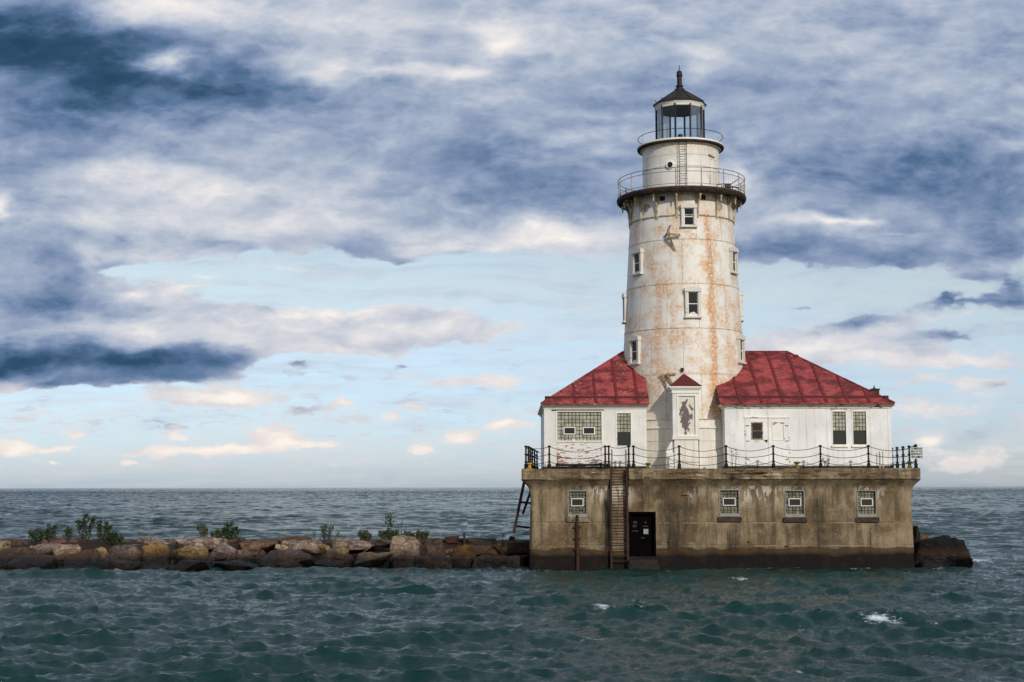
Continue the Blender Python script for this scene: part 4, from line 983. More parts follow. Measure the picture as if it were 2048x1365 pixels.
    if L:
        f = MB(); frame_ring(f, big[0]-.07, big[1]+.07, big[2]-.002, big[3]+.06, YH-.03, YH+.055, .06)
        wf = f.build('window', M['frame'], t)
        v1, v2 = H(1127, 1151, 854.5, 869.5, YH+.05), H(1165.5, 1190, 854.5, 869.5, YH+.05)
        blocks(big, 12, 8, wf, [v1, v2])
        for v in (v1, v2):
            a = MB(); frame_ring(a, v[0], v[1], v[2], v[3], YH-.01, YH+.12, .045); a.build('vent_frame', M['trim'], wf)
            a = MB(); a.box(v[0]+.04, v[1]-.04, YH+.04, YH+.09, v[2]+.04, v[3]-.04); a.build('vent_pane', M['pane'], wf)
        v = H(1144, 1151, 878, 884.5, YH+.02); a = MB(); frame_ring(a, v[0], v[1], v[2], v[3], YH-.02, YH+.06, .04); a.box(v[0]+.04, v[1]-.04, YH+.0, YH+.05, v[2]+.04, v[3]-.04); a.build('small_vent', M['masonry'], wf)
        h = MB(); h.box(big[0]-.28, big[1]+.12, YH-.06, YH+.0, big[3]+.062, big[3]+.10, .006); h.build('window_hood', M['rust'], wf)
        b = MB(); b.box(brk[0], brk[1], YH+.03, YH+.10, brk[2], brk[3]-.004); b.build('brick_infill', M['brick'], t)
        zm = PZ(1247, 865, YH); f = MB(); frame_ring(f, w2[0]-.05, w2[1]+.05, w2[2]-.05, w2[3]+.05, YH-.025, YH+.05, .055); wf = f.build('window', M['frame'], t)
        blocks((w2[0]+.01, w2[1]-.01, zm, w2[3]), 4, 5, wf)
        a = MB(); a.box(w2[0], w2[1], YH+.07, YH+.10, w2[2], zm-.005); a.build('window_pane', M['pane2'], wf)
        p = MB(); z = PZ(1160, 930.5, YH-.35); xa, xb = PXx(1111, 930, YH-.35), PXx(1214, 930, YH-.35); p.tube([(xa, YH-.35, z), (xb, YH-.35, z+.01)], .06, 10)
        for q in (xa+.1, (xa+xb)/2-.1, xb-.3): p.box(q-.05, q+.05, YH-.42, YH-.28, ZD, z+.1)
        top('loose_pipe', p, M['black'], 'black pipe lying along the deck below the peeling brick panel', 'pipe')
    else:
        for n, hh in enumerate((w1, w2)):
            zm = PZ(1680, 862, YH); f = MB(); frame_ring(f, hh[0]-.04, hh[1]+.04, hh[2]-.03, hh[3]+.04, YH-.02, YH+.05, .045); wf = f.build('window', M['frame'], t)
            blocks((hh[0]+.01, hh[1]-.01, zm, hh[3]), 4, 5, wf)
            a = MB(); a.box(hh[0], hh[1], YH+.07, YH+.10, hh[2], zm-.005); a.build('window_pane', M['pane2'], wf)
            s = MB(); s.box(hh[0]-.09, hh[1]+.07, YH-.08, YH+.02, hh[2]-.13, hh[2]-.032, .01); s.build('window_sill', M['frame'], wf)
            # shallow brick arch
            ar = MB(); cx = (hh[0]+hh[1])/2; hw = (hh[1]-hh[0])/2+.08; k = 12
            for i in range(k):
                u, v = -1+2*i/k+.02, -1+2*(i+1)/k-.02
                z0 = hh[3]+.05+.06*(1-u*u); z1 = hh[3]+.05+.06*(1-v*v)
                ar.beam((cx+u*hw, YH-.005, z0+.05), (cx+v*hw, YH-.005, z1+.05), .03, .09)
            ar.build('window_arch', simple('arch_brick', lin(120, 82, 74), lin(200, 190, 180), .8, 0, 3) if n == 0 else M['masonry'], wf)
        # double doors
        d = H(1491, 1578.5, 836.7, 930); dm = (d[0]+d[1])/2+PXx(1537, 880, YH)-(PXx(1534.75, 880, YH))
        f = MB(); f.box(d[0]-.06, d[0], YH-.02, YH+.02, ZD+.14, d[3]); f.box(d[1], d[1]+.06, YH-.02, YH+.02, ZD+.14, d[3]); f.box(d[0]-.08, d[1]+.08, YH-.06, YH+.02, d[3], d[3]+.07, .01)
        f.build('door_frame', M['trim_old'], t)
        for n, (a, b_) in enumerate(((d[0]+.01, dm-.01), (dm+.01, d[1]-.01))):
            q = H(1504, 1524, 846.5, 878) if n == 0 else H(1545.6, 1567.5, 845, 879.5)
            lf = MB(); wall_grid(lf, a, b_, ZD+.15, d[3]-.01, YH-.03, [q], .05); lf.box(a, b_, YH-.001, YH+.012, ZD+.15, ZD+.25)
            lf.quad((a, YH-.03, ZD+.15), (a, YH+.03, ZD+.15), (a, YH+.03, d[3]-.01), (a, YH-.03, d[3]-.01)); lf.quad((b_, YH-.03, ZD+.15), (b_, YH-.03, d[3]-.01), (b_, YH+.03, d[3]-.01), (b_, YH+.03, ZD+.15))
            dr = lf.build('door', M['steel'], t, recalc=False)
            fr = MB(); frame_ring(fr, q[0]-.05, q[1]+.05, q[2]-.05, q[3]+.05, YH-.05, YH-.01, .055); fr.build('door_window_frame', M['rustwood'] if n == 0 else M['trim_old'], dr)
            pn = MB(); pn.box(q[0], q[1], YH-.012, YH-.003, q[2], q[3])
            if n == 0: pn.build('door_window', M['pane'], dr); k = MB(); k.box(q[0], q[1], YH-.03, YH-.014, (q[2]+q[3])/2-.01, (q[2]+q[3])/2+.01); k.build('glazing_bar', M['rail_pale'], dr)
            else: pn.build('boarded_window', M['trim_old'], dr)
            for zf in (.14, .52, .84):
                z = ZD+.15+(d[3]-ZD-.15)*zf; xh = a if n == 0 else b_-.16; k = MB(); k.box(xh, xh+.16, YH-.055, YH-.03, z-.02, z+.02); k.build('hinge', M['rustwood'], dr)
            if n == 0:
                k = MB(); k.box(*[PXx(1510, 884, YH-.04), PXx(1518.5, 884, YH-.04)], YH-.04, YH-.031, PZ(0, 887.5, YH), PZ(0, 880.5, YH)); k.build('notice', M['notice'], dr)
                k = MB(); x, z = P(1532, 881, YH-.06); k.box(x-.08, x+.09, YH-.07, YH-.03, z-.02, z+.02); k.box(x+.0, x+.07, YH-.10, YH-.05, z-.09, z-.01, .01); k.build('padlock', M['rust'], dr)
        # riveted straps
        for px in (1489, 1537, 1577, 1614.8, 1656, 1742):
            x = PXx(px, 870, YH); zt2 = zc-.03; zb2 = ZD+.15 if px not in (1537,) else d[3]+.08
            if px == 1577: zb2 = d[3]+.08
            if px == 1489: zb2 = d[3]+.08
            s = MB(); s.box(x-.035, x+.035, YH-.012, YH-.001, zb2, zt2)
            z = zb2+.05
            while z < zt2: s.box(x-.012, x+.012, YH-.022, YH-.011, z-.012, z+.012); z += .13
            s.build('riveted_strap', M['steel'], t)
        for px in (1759, 1765.5):
            x = PXx(px, 915, YH-.2); p = MB(); p.tube([(x, YH-.2, ZD), (x, YH-.2, ZD+.16)], .045, 8); p.tube([(x, YH-.2, ZD+.14), (x, YH-.2, ZD+.85)], .022, 8); p.build('vent_pipe', M['rail_pale'], t)
        # chimney behind the hip
        x, z = P(1750, 787, 77.0); cm = MB(); cm.box(x-.19, x+.19, 76.8, 77.2, z-.9, z+.18, .01); cm.box(x-.23, x+.23, 76.76, 77.24, z+.18, z+.24); cm.lathe([(.10, 0), (.03, .10), (.02, .2)], 10, (x-.04, 77, z+.24))
        cm.build('chimney', M['base'], r)
        for (px, rr_, yk) in ((1505, .30, YT-.45), (1592, .13, YT-.45)):
            x = PXx(px, 717, yk); c_ = on(x, yk, .03); m = MB()
            m.tube([(c_[0]+rr_*math.cos(a), c_[1]+rr_*.8*math.sin(a), c_[2]+rr_*.8*math.sin(a)*sl) for a in [i*math.pi/10 for i in range(20)]], .025, 6, closed=True); m.build('roof_collar', M['rust'] if rr_ < .2 else rm, r)
    return t

# ------------------------------------------------------------------ lighthouse tower
def tower():
    t = thing('lighthouse_tower', (XT, YT, ZD), 'tall white iron lighthouse tower streaked with rust, black lantern roof on top', 'lighthouse')
    O = (0, 0, 0)
    def L(z): return z-ZD
    zb1, zb2, zb3, zb4, zb5 = ZF(1366, 839), ZF(1366, 852), ZF(1366, 857), ZF(1366, 883), ZF(1366, 905)
    b = MB(); zz = [SEAMS[4]-.02]
    z = zz[0]
    while z < ZG+.05: zz.append(z); z += .35
    zz = sorted(set(zz+[ZG+.05]))
    b.lathe([(RT(z), L(z)) for z in zz], 96); b.build('tower_shell', M['tower'], t, world=False)
    # masonry foot: bands
    b = MB(); r0 = RT(ZD)
    b.lathe([(r0+.10, -.05), (r0+.10, L(zb5)), (r0+.0, L(zb5)+.01), (r0-.01, L(zb4)), (r0+.015, L(zb4)+.02), (r0-.0, L(zb3)-.03), (r0+.07, L(zb3)), (r0+.07, L(zb3)+.05), (r0+.02, L(zb2)-.02), (r0+.02, L(zb2)),
             (r0-.03, L(zb2)+.01), (r0-.03, L(zb1)-.02), (r0+.05, L(zb1)), (RT(zb1)-.02, L(zb1)+.04)], 96)
    b.build('tower_base', M['masonry'], t, world=False)
    zlist = SEAMS + [ZF(1366, 430)]
    for z in zlist[:-1]:
        b = MB(); r = RT(z); b.lathe([(r-.01, -.02), (r+.018, -.016), (r+.018, .016), (r-.01, .02)], 96, (0, 0, L(z)), cap=False); b.build('plate_joint', M['tower'], t, world=False)
    zu = ZF(1366, 429.5)
    b = MB(); r = RT(zu); b.lathe([(r-.01, -.06), (r+.05, -.05), (r+.06, .0), (r-.01, .03)], 96, (0, 0, L(zu)), cap=False); b.build('bracket_ring', M['bracket'], t, world=False)
    # gallery floor
    RG = 3.40; zg = L(ZG)
    b = MB(); b.lathe([(RT(ZG)-.1, 0), (RG-.28, .02), (RG-.22, -.10), (RG-.06, -.12), (RG, -.05), (RG+.02, .08), (RG-.02, .16), (RT(ZG)-.5, .17)], 96, (0, 0, zg)); gal = b.build('gallery_floor', M['gallery'], t, world=False)
    # brackets
    rw = RT(zu)+.02; hB = zg-L(zu)
    b = MB(); prev = None
    arc = [(rw+.02 + (RG-.35-rw)*(1-math.cos(q)), (hB-.05)*math.sin(q)) for q in [i*math.pi/2/10 for i in range(11)]]
    for (r1, h1), (r2, h2) in zip(arc[:-1], arc[1:]): b.beam((0, -r1, h1), (0, -r2, h2), .07, .075, (1, 0, 0))
    b.beam((0, -rw-.0, -.15), (0, -rw-.0, hB), .08, .09, (0, 1, 0)); b.beam((0, -rw, hB-.05), (0, -RG+.25, hB-.04), .07, .08)
    b.beam((0, -rw-.02, hB*.55), (0, -rw-.42, hB-.08), .05, .05, (1, 0, 0))
    b.lathe([(.02, -.50), (.04, -.42), (.045, -.30), (.075, -.24), (.075, -.12), (.05, -.08), (.05, .06)], 10, (0, -RG+.28, hB))
    br = b.build('bracket', M['bracket'], t, world=False)
    for i in range(16):
        a = math.radians(11.25+22.5*i); o = br if i == 0 else copy_part(br, t, (0, 0, 0))
        o.location = (0, 0, L(zu)); o.rotation_euler = (0, 0, a)
    # portholes, vent plates under the gallery
    def at(a, z, r, mb): return mb.xf(Matrix.Translation((0, 0, z)) @ Matrix.Rotation(a, 4, 'Z') @ Matrix.Translation((0, -r, 0)))
    for (px, py) in ((1294, 414.5), (1438, 414.5)):
        z = PZ(px, py, YT-2); a = math.asin((PXx(px, py, YT-2)-XT)/RT(z)); m = MB(); m.lathe([(.17, 0), (.21, .02), (.21, .05), (.15, .05)], 20, cap=False); m.lathe([(.001, .02), (.17, .02)], 20, cap=False)
        m.xf(Matrix.Rotation(math.pi/2, 4, 'X')); at(a, L(z), RT(z)-.01, m).build('porthole_cover', M['bracket'], t, world=False)
    for (px, py) in ((1326, 396), (1406, 395)):
        z = PZ(px, py, YT-2.6)+.0; a = math.asin((PXx(px, py, YT-2.6)-XT)/RT(z)); m = MB(); frame_ring(m, -.14, .14, -.11, .11, -.05, .02, .03); m.box(-.11, .11, -.01, .02, -.08, .08); at(a, L(z), RT(z), m).build('vent_plate', M['rust'], t, world=False)
    # lower gallery railing
    zf = zg+.17; rr = RG-.06; hr = .95
    for hz, rad in ((hr, .016), (hr-.20, .013), (.12, .011)):
        b = MB(); b.tube([(rr*math.cos(a), rr*math.sin(a), zf+hz) for a in [2*math.pi*i/72 for i in range(72)]], rad, 6, closed=True); b.build('gallery_rail', M['gallery'], t, world=False)
    b = MB(); b.tube([(0, -rr, -.02), (0, -rr, hr)], .028, 8); b.box(-.035, .035, -rr-.035, -rr+.035, -.05, .12); pp = b.build('rail_post', M['rail_pale'], t, world=False)
    for i in range(16):
        o = pp if i == 0 else copy_part(pp, t, O); o.location = (0, 0, zf); o.rotation_euler = (0, 0, math.radians(11.25+22.5*i))
    b = MB(); b.tube([(0, -rr, .12), (0, -rr, hr-.20)], .007, 5); pb = b.build('baluster', M['rail_pale'], t, world=False); first = True
    for i in range(128):
        if i % 8 == 4 or (i // 8) % 2 and i < 0: continue
        a = 360/128*i
        if not (20 < a < 115): continue
        o = pb if first else copy_part(pb, t, O); first = False
        o.location = (0, 0, zf); o.rotation_euler = (0, 0, math.radians(a))
    # winch lying on the gallery, right
    a = math.radians(50); cx, cy = 2.85*math.sin(a), -2.85*math.cos(a); b = MB(); z = zf+.28
    for k in range(7): b.tube([(cx-.2+k*.06, cy+.13*math.cos(q), z+.13*math.sin(q)) for q in [2*math.pi*i/12 for i in range(12)]], .018, 6, closed=True)
    b.tube([(cx-.55, cy, z+.0), (cx-.5, cy, z+.1), (cx-.2, cy, z+.12), (cx+.2, cy, z+.1), (cx+.55, cy, z+.35)], .025, 6); b.tube([(cx-.3, cy, z+.02), (cx-.3, cy, zf)], .03, 6); b.tube([(cx+.25, cy, z+.02), (cx+.25, cy, zf)], .03, 6)
    b.tube([(cx-.55, cy, z), (cx-.6, cy, zf)], .022, 6); b.tube([(cx+.2, cy, z-.05), (cx+.6, cy, z-.08)], .03, 6)
    b.xf(Matrix.Translation((XT, YT, ZD))); top('gallery_winch', b, M['gallery'], 'small rusty winch with a coil standing on the gallery floor at the right', 'winch')
    # upper drum
    RU = 2.02; z0u, z1u = zg+.15, L(Z2)
    b = MB(); k = 8; b.lathe([(RU, z0u+(z1u-z0u)*i/k) for i in range(k+1)], 80); b.build('upper_drum', M['tower_up'], t, world=False)
    zm = L(PZ(1363, 329, YT-RU)); b = MB(); b.lathe([(RU-.01, -.05), (RU+.02, -.045), (RU+.02, .045), (RU-.01, .05)], 80, (0, 0, zm), cap=False); b.build('plate_joint', M['tower_up'], t, world=False)
    z = zm; a = math.asin((PXx(1341.3, 329, YT-RU)-XT)/RU); m = MB(); m.lathe([(.15, .0), (.15, .10), (.21, .09), (.23, .0)], 24, cap=False); m.xf(Matrix.Rotation(math.pi/2, 4, 'X')); po = at(a, z, RU-.01, m).build('porthole', M['frame'], t, world=False)
    m = MB(); m.lathe([(.001, .03), (.155, .03)], 24, cap=False); m.xf(Matrix.Rotation(math.pi/2, 4, 'X')); at(a, z, RU-.01, m).build('porthole_pane', M['pane'], po, world=False)
    a = math.asin((PXx(1425, 312, YT-RU)-XT)/RU)*1.0; m = MB(); m.beam((-.22, 0, .03), (.22, 0, -.03), .09, .07); at(a, L(PZ(1425, 312, YT-1.5)), RU+.03, m).build('drum_bracket', M['rail_pale'], t, world=False)
    # a hatch outline on the right of the drum
    a = math.radians(50); m = MB(); frame_ring(m, -.33, .33, -.02, 1.75, -.015, .03, .04); at(a, z0u+.1, RU, m).build('hatch_frame', M['tower_up'], t, world=False)
    # upper gallery
    R2 = 2.29; z2 = L(Z2)
    b = MB(); b.lathe([(RU-.05, -.10), (R2-.10, -.06), (R2-.02, -.02), (R2, .06), (R2, .13), (R2-.04, .16), (.5, .18)], 80, (0, 0, z2)); b.build('upper_gallery_floor', M['frame'], t, world=False)
    b = MB(); b.lathe([(R2-.13, -.075), (R2-.01, -.03), (R2+.012, .04), (R2+.012, .06)], 80, (0, 0, z2), cap=False); b.build('upper_gallery_lip', M['gallery'], t, world=False)
    b = MB(); b.tube([(2.25*math.cos(a), 2.25*math.sin(a), z2+.62) for a in [2*math.pi*i/64 for i in range(64)]], .017, 6, closed=True); b.build('upper_rail', M['gallery'], t, world=False)
    b = MB(); b.tube([(0, -2.25, z2+.1), (0, -2.25, z2+.62)], .012, 6); pp = b.build('upper_rail_post', M['rail_pale'], t, world=False)
    for i in range(8): o = pp if i == 0 else copy_part(pp, t, O); o.rotation_euler = (0, 0, math.radians(22.5+45*i))
    # ladder on the drum
    lx0, lx1 = PXx(1358.7, 330, YT-2.2)-XT, PXx(1373.4, 330, YT-2.2)-XT; lad = None
    for x in (lx0, lx1):
        b = MB(); b.tube([(x, -2.16, zf-.0), (x, -2.16, z2+.14)], .018, 6); o = b.build('drum_ladder_rail', M['gallery'], t, world=False); lad = lad or o
    q = zf+.1
    while q < z2+.1: b = MB(); b.tube([(lx0, -2.16, q), (lx1, -2.16, q)], .013, 6); b.build('drum_ladder_rung', M['gallery'], t, world=False); q += .255
    # lantern room: ten sided
    n = 10; RL = 1.27; a0 = math.radians(18); zl = z2+.17
    zg0 = L(PZ(1362, 276, YT-1.2)); zg1 = L(PZ(1362, 214, YT-1.2))+.10
    b = MB(); b.lathe([(RL+.03, zl), (RL+.03, zg0-.06), (RL+.07, zg0-.05), (RL+.07, zg0), (RL-.1, zg0+.01)], n, a0=a0); b.build('lantern_base', M['frame'], t, world=False)
    b = MB(); b.tube([(0, -RL, zg0-.05), (0, -RL, zg1+.1)], .055, 6); mm = b.build('mullion', M['lantern'], t, world=False)
    for i in range(n): o = mm if i == 0 else copy_part(mm, t, O); o.rotation_euler = (0, 0, a0+2*math.pi*i/n)
    hw = RL*math.sin(math.pi/n)-.05; ap = RL*math.cos(math.pi/n)
    b = MB(); b.box(-hw, hw, -ap-.006, -ap+.006, zg0, zg1+.05); gp = b.build('lantern_pane', M['lglass'], t, world=False)
    for i in range(n): o = gp if i == 0 else copy_part(gp, t, O); o.rotation_euler = (0, 0, 2*math.pi*i/n)
    b = MB(); b.lathe([(RL-.08, zg1-.03), (RL-.03, zg1-.03), (RL-.03, zg1+.06)], n, a0=a0, cap=False); b.lathe([(.05, zg1+.05), (RL-.02, zg1+.04)], n, a0=a0); b.build('lantern_ceiling', M['lantern'], t, world=False)
    # eave and roof
    ze = L(PZ(1362, 213.5, YT)); RE = 1.44
    b = MB(); b.lathe([(RL-.02, zg1+.0), (RL+.03, zg1+.02), (RL+.04, zg1+.14), (RE-.08, zg1+.20), (RE-.05, ze+.02)], n, a0=a0, cap=False); b.build('lantern_cornice', M['masonry'], t, world=False)
    zt = L(PZ(1361, 183, YT))
    b = MB(); b.lathe([(RE-.07, ze+.00), (RE, ze+.02), (RE-.02, ze+.07), (1.0, ze+.07+(zt-ze)*.36), (.62, ze+.07+(zt-ze)*.66), (.30, zt), (.25, zt+.05)], n, a0=a0); rf = b.build('lantern_roof', M['lantern'], t, world=False)
    for i in range(n):
        a = a0+2*math.pi*i/n; pts = [((RE)*math.sin(a), -(RE)*math.cos(a), ze+.07), (1.0*math.sin(a), -1.0*math.cos(a), ze+.08+(zt-ze)*.36), (.62*math.sin(a), -.62*math.cos(a), ze+.08+(zt-ze)*.66), (.3*math.sin(a), -.3*math.cos(a), zt+.01)]
        b = MB(); b.tube(pts, .022, 6); b.build('roof_rib', M['lantern'], rf, world=False)
    k = 1/4.55/38.3*1.0
    b = MB(); prof = [(50, 285), (45, 276), (46, 268), (32, 262), (28, 250), (37, 243), (37, 239), (24, 234), (23, 200), (23, 156), (30, 151), (30, 144), (26, 141), (27, 122), (23, 108), (12, 100), (4, 97), (3.5, 60), (2, 50)]
    b.lathe([(h*k, L(PZ(1361, 120+y/4.55, YT))) for h, y in prof], 16); b.build('vent_stack', M['lantern'], t, world=False)
    for sx, ln in ((-1.05, .5), (-1.36, .14)):
        b = MB(); z = ze+.2 if ln > .3 else ze+.05; b.beam((sx+ln*.5, -.5, z+.04), (sx-.02, -.5, z+.16), .04, .03); b.build('loose_roof_strip', M['lantern'], rf, world=False)
    # beacon
    b = MB(); z = zg0; b.lathe([(.05, z-.3), (.05, z+.12), (.09, z+.13), (.13, z+.16), (.14, z+.44), (.10, z+.48)], 16); bc = b.build('beacon', M['black'], t, world=False)
    # windows
    def win(a_deg, zc, h=1.65, w=.86, lean=True):
        r = RT(zc+ZD)
        m = MB(); hw_, hh = w/2, h/2; iw, ih0, ih1 = w*.30, -hh+.17, hh-.33
        m.box(-hw_+.03, -iw, -.13, .08, -hh+.10, hh-.28); m.box(iw, hw_-.03, -.13, .08, -hh+.10, hh-.28)
        # segmental head
        k = 8
        for i in range(k):
            u, v = -1+2*i/k, -1+2*(i+1)/k
            zu_, zv = hh-.10+.08*(1-u*u), hh-.10+.08*(1-v*v)
            vs = [(u*hw_, -.17, hh-.28), (v*hw_, -.17, hh-.28), (v*hw_, -.17, zv), (u*hw_, -.17, zu_)]
            bk = [(x, .08, z) for x, _, z in vs]
            A = [m.b.verts.new(p) for p in vs]; B = [m.b.verts.new(p) for p in bk]
            m.b.faces.new(A); m.b.faces.new(B[::-1]); m.b.faces.new((A[3], A[2], B[2], B[3])); m.b.faces.new((A[1], A[0], B[0], B[1]))
            if i == 0: m.b.faces.new((A[0], A[3], B[3], B[0]))
            if i == k-1: m.b.faces.new((A[2], A[1], B[1], B[2]))
        m.box(-hw_-.01, hw_+.01, -.19, .08, -hh-.0, -hh+.10, .008)
        fr = at(math.radians(a_deg), zc, r, m).build('window', M['tframe'], t, world=False)
        s = MB(); frame_ring(s, -iw+.002, iw-.002, ih0-.06, ih1+.04, -.05, .03, .035); s.box(-iw+.035, iw-.035, -.045, .02, (ih0+ih1)/2-.02, (ih0+ih1)/2+.02); at(math.radians(a_deg), zc, r, s).build('sash', M['trim'], fr, world=False)
        p = MB(); p.box(-iw+.03, iw-.03, -.028, -.015, ih0-.03, ih1+.01); at(math.radians(a_deg), zc, r, p).build('window_pane', M['pane'], fr, world=False)
    win(1, L(ZF(1367, 431)), 1.28, .84); win(3, L(ZF(1369, 605)), 1.62, .86)
    for s in (-1, 1):
        z = PZ(1366, 524 if s < 0 else 522, YT-1.4); win(59*s, L(z), 1.42)
        z = PZ(1366, 701 if s < 0 else 699, YT-1.5); win((58 if s < 0 else 61)*s, L(z), 1.52)
        z = PZ(1366, 617 if s < 0 else 614, YT); win(88*s, L(z), 1.62)
    # broken float bracket
    a = math.radians(-19); z = L(ZF(1330, 471)); r = RT(z+ZD)
    def wr(a, z, r, beams, nm):
        m = MB()
        for (p, q, w_, h_) in beams: m.beam(p, q, w_, h_, (0, 1, 0))
        at(a, z, r, m).build(nm, M['rustwood'], t, world=False)
    wr(a, z, r, [((-.05, -.30, .05), (.55, -.10, -.02), .12, .05), ((.0, -.30, 0), (.24, -.02, -.78), .10, .10), ((.02, -.02, .55), (-.02, -.28, .08), .05, .05), ((-.32, -.0, -.02), (.02, -.28, .06), .05, .06), ((-.25, -.0, .05), (-.1, -.3, .12), .04, .03)], 'broken_bracket')
    a = math.radians(-21); z = L(ZF(1326, 750)); r = RT(z+ZD)
    wr(a, z, r, [((-.35, -.12, 0), (.42, -.05, .05), .08, .08), ((-.22, -.15, 0), (-.10, -.02, -.70), .10, .08), ((.0, -.15, 0), (.32, -.02, -.68), .12, .08)], 'broken_bracket')
    m = MB(); m.box(-.07, .07, -.12, .02, -.09, .09, .01); at(math.radians(-8), L(ZF(1350, 740)), RT(ZF(1350, 740)), m).build('junction_box', M['rust'], t, world=False)
    # porch in front of the foot
    YP = 69.9
    x0, x1 = PXx(1345.7, 850, YP), PXx(1398, 850, YP); z0p = ZD; ztp = PZ(1371, 783, YP); yb = YT-2.9
    m = MB(); pn = (PXx(1356.5, 830, YP), PXx(1390.5, 830, YP), PZ(1371, 872.5, YP), PZ(1371, 792, YP))
    wall_grid(m, x0, x1, PZ(1371, 875, YP), ztp, YP, [pn], .10); m.quad((x0, yb, ZD), (x0, YP, ZD), (x0, YP, ztp), (x0, yb, ztp)); m.quad((x1, YP, ZD), (x1, yb, ZD), (x1, yb, ztp), (x1, YP, ztp)); m.quad((x0, YP, ztp), (x1, YP, ztp), (x1, yb, ztp), (x0, yb, ztp))
    pc = m.build('porch', M['house'], t, recalc=False)
    m = MB(); m.box(pn[0], pn[1], YP+.05, YP+.09, pn[2], pn[3]); m.build('porch_panel', M['peel'], pc)
    m = MB(); frame_ring(m, pn[0]-.06, pn[1]+.06, pn[2]-.0, pn[3]+.06, YP-.03, YP+.05, .065); m.build('panel_frame', M['trim'], pc)
    m = MB(); m.box(x0-.05, x1+.03, YP-.12, yb, PZ(1371, 880, YP), PZ(1371, 873, YP), .012); m.build('porch_sill', M['house'], pc)
    m = MB(); za = PZ(1371, 780, YP)
    for (p, q0, q1) in ((.04, ztp-.10, za), (.10, za, za+.08), (.17, za+.08, PZ(1371, 772.5, YP-.15))): m.box(x0-p, x1+p, YP-p, yb, q0+.001, q1, .01)
    m.build('porch_cornice', M['trim'], pc)
    ex0, ex1 = PXx(1340.6, 772, YP-.2), PXx(1404.5, 772, YP-.2); zE = PZ(1371, 772.3, YP-.2); zA = PZ(1370.5, 747.5, YP+.65); m = MB(); ax = (ex0+ex1)/2
    v = [(ex0, YP-.2, zE), (ex1, YP-.2, zE), (ex1, YP+2, zE), (ex0, YP+2, zE), (ax, YP+.65, zA), (ax, YP+2, zA)]; V = [m.b.verts.new(q) for q in v]
    for f in ((0, 1, 4), (1, 2, 5, 4), (3, 0, 4, 5), (3, 2, 1, 0), (2, 3, 5)): m.b.faces.new([V[i] for i in f])
    m.build('porch_roof', M['porchroof'], pc)
    m = MB(); yq = YP-.02
    bx0, bx1 = PXx(1332.4, 910, yq), PXx(1398, 910, yq)
    m.box(x0+.05, x1-.05, YP-.08, yb, ZD, PZ(1371, 881, YP), .01); m.box(bx0, bx1, YP+.0, yb, ZD, PZ(1371, 905, yq), .02)
    for i in range(5): xx = bx0+(x0-bx0)*(i+1)/6; m.box(bx0+(x0-bx0)*i/6, xx+.2, YP+.05+i*.002, yb, PZ(1371, 905, yq), PZ(1371, 905-(i+1)*4.4, yq))
    m.build('porch_plinth', M['masonry'], pc)

# ------------------------------------------------------------------ boulders of the breakwater
def boulder(x0, x1, z0, z1, y, depth, seed, blocky=.5, slope=0.0):
    r = random.Random(seed); b = MB(); pts = []
    for i in range(17):
        v = Vector((r.uniform(-1, 1), r.uniform(-1, 1), r.uniform(-1, 1)))
        m = max(abs(v.x), abs(v.y), abs(v.z)); l = v.length
        bl = min(1, blocky+.1); s = (bl/m + (1-bl)/l)*r.uniform(.88, 1.0); pts.append(v*s)
    b.hull(pts)
    bmesh.ops.bevel(b.b, geom=b.b.edges[:], offset=.045, segments=1, affect='EDGES', profile=.6)
    bmesh.ops.triangulate(b.b, faces=b.b.faces[:])
    sz = Vector(((x1-x0)/2, depth/2, (z1-z0)/2)); c = Vector(((x0+x1)/2, y+depth/2, (z0+z1)/2))
    mn = Vector([min(v.co[i] for v in b.b.verts) for i in range(3)]); mx = Vector([max(v.co[i] for v in b.b.verts) for i in range(3)])
    for v in b.b.verts:
        q = Vector([(v.co[i]-mn[i])/(mx[i]-mn[i])*2-1 for i in range(3)])
        v.co = Vector((q.x*sz.x, q.y*sz.y, q.z*sz.z + slope*q.x*sz.z*(q.z*.5+.5))) + c
    for _ in range(6):
        es = [e for e in b.b.edges if e.calc_length() > .13]
        if not es: break
        bmesh.ops.subdivide_edges(b.b, edges=es, cuts=1); bmesh.ops.triangulate(b.b, faces=[f for f in b.b.faces if len(f.verts) > 3])
    off = Vector((seed*3.1, seed*1.7, 0)); b.b.normal_update()
    for v in b.b.verts:
        p = v.co+off
        v.co += v.normal*(mnoise.noise(p*1.3)*.035 + mnoise.noise(p*3.5)*.04 + abs(mnoise.noise(Vector((p.x*2, p.y*2, p.z*7))))*-.045 + mnoise.noise(p*8)*.022)
    return b
TAN, PINK, OCH, GRY, PUR, DRK, RED = lin(172, 148, 122), lin(160, 138, 122), lin(172, 148, 100), lin(138, 124, 112), lin(112, 96, 94), lin(96, 80, 70), lin(118, 90, 76)
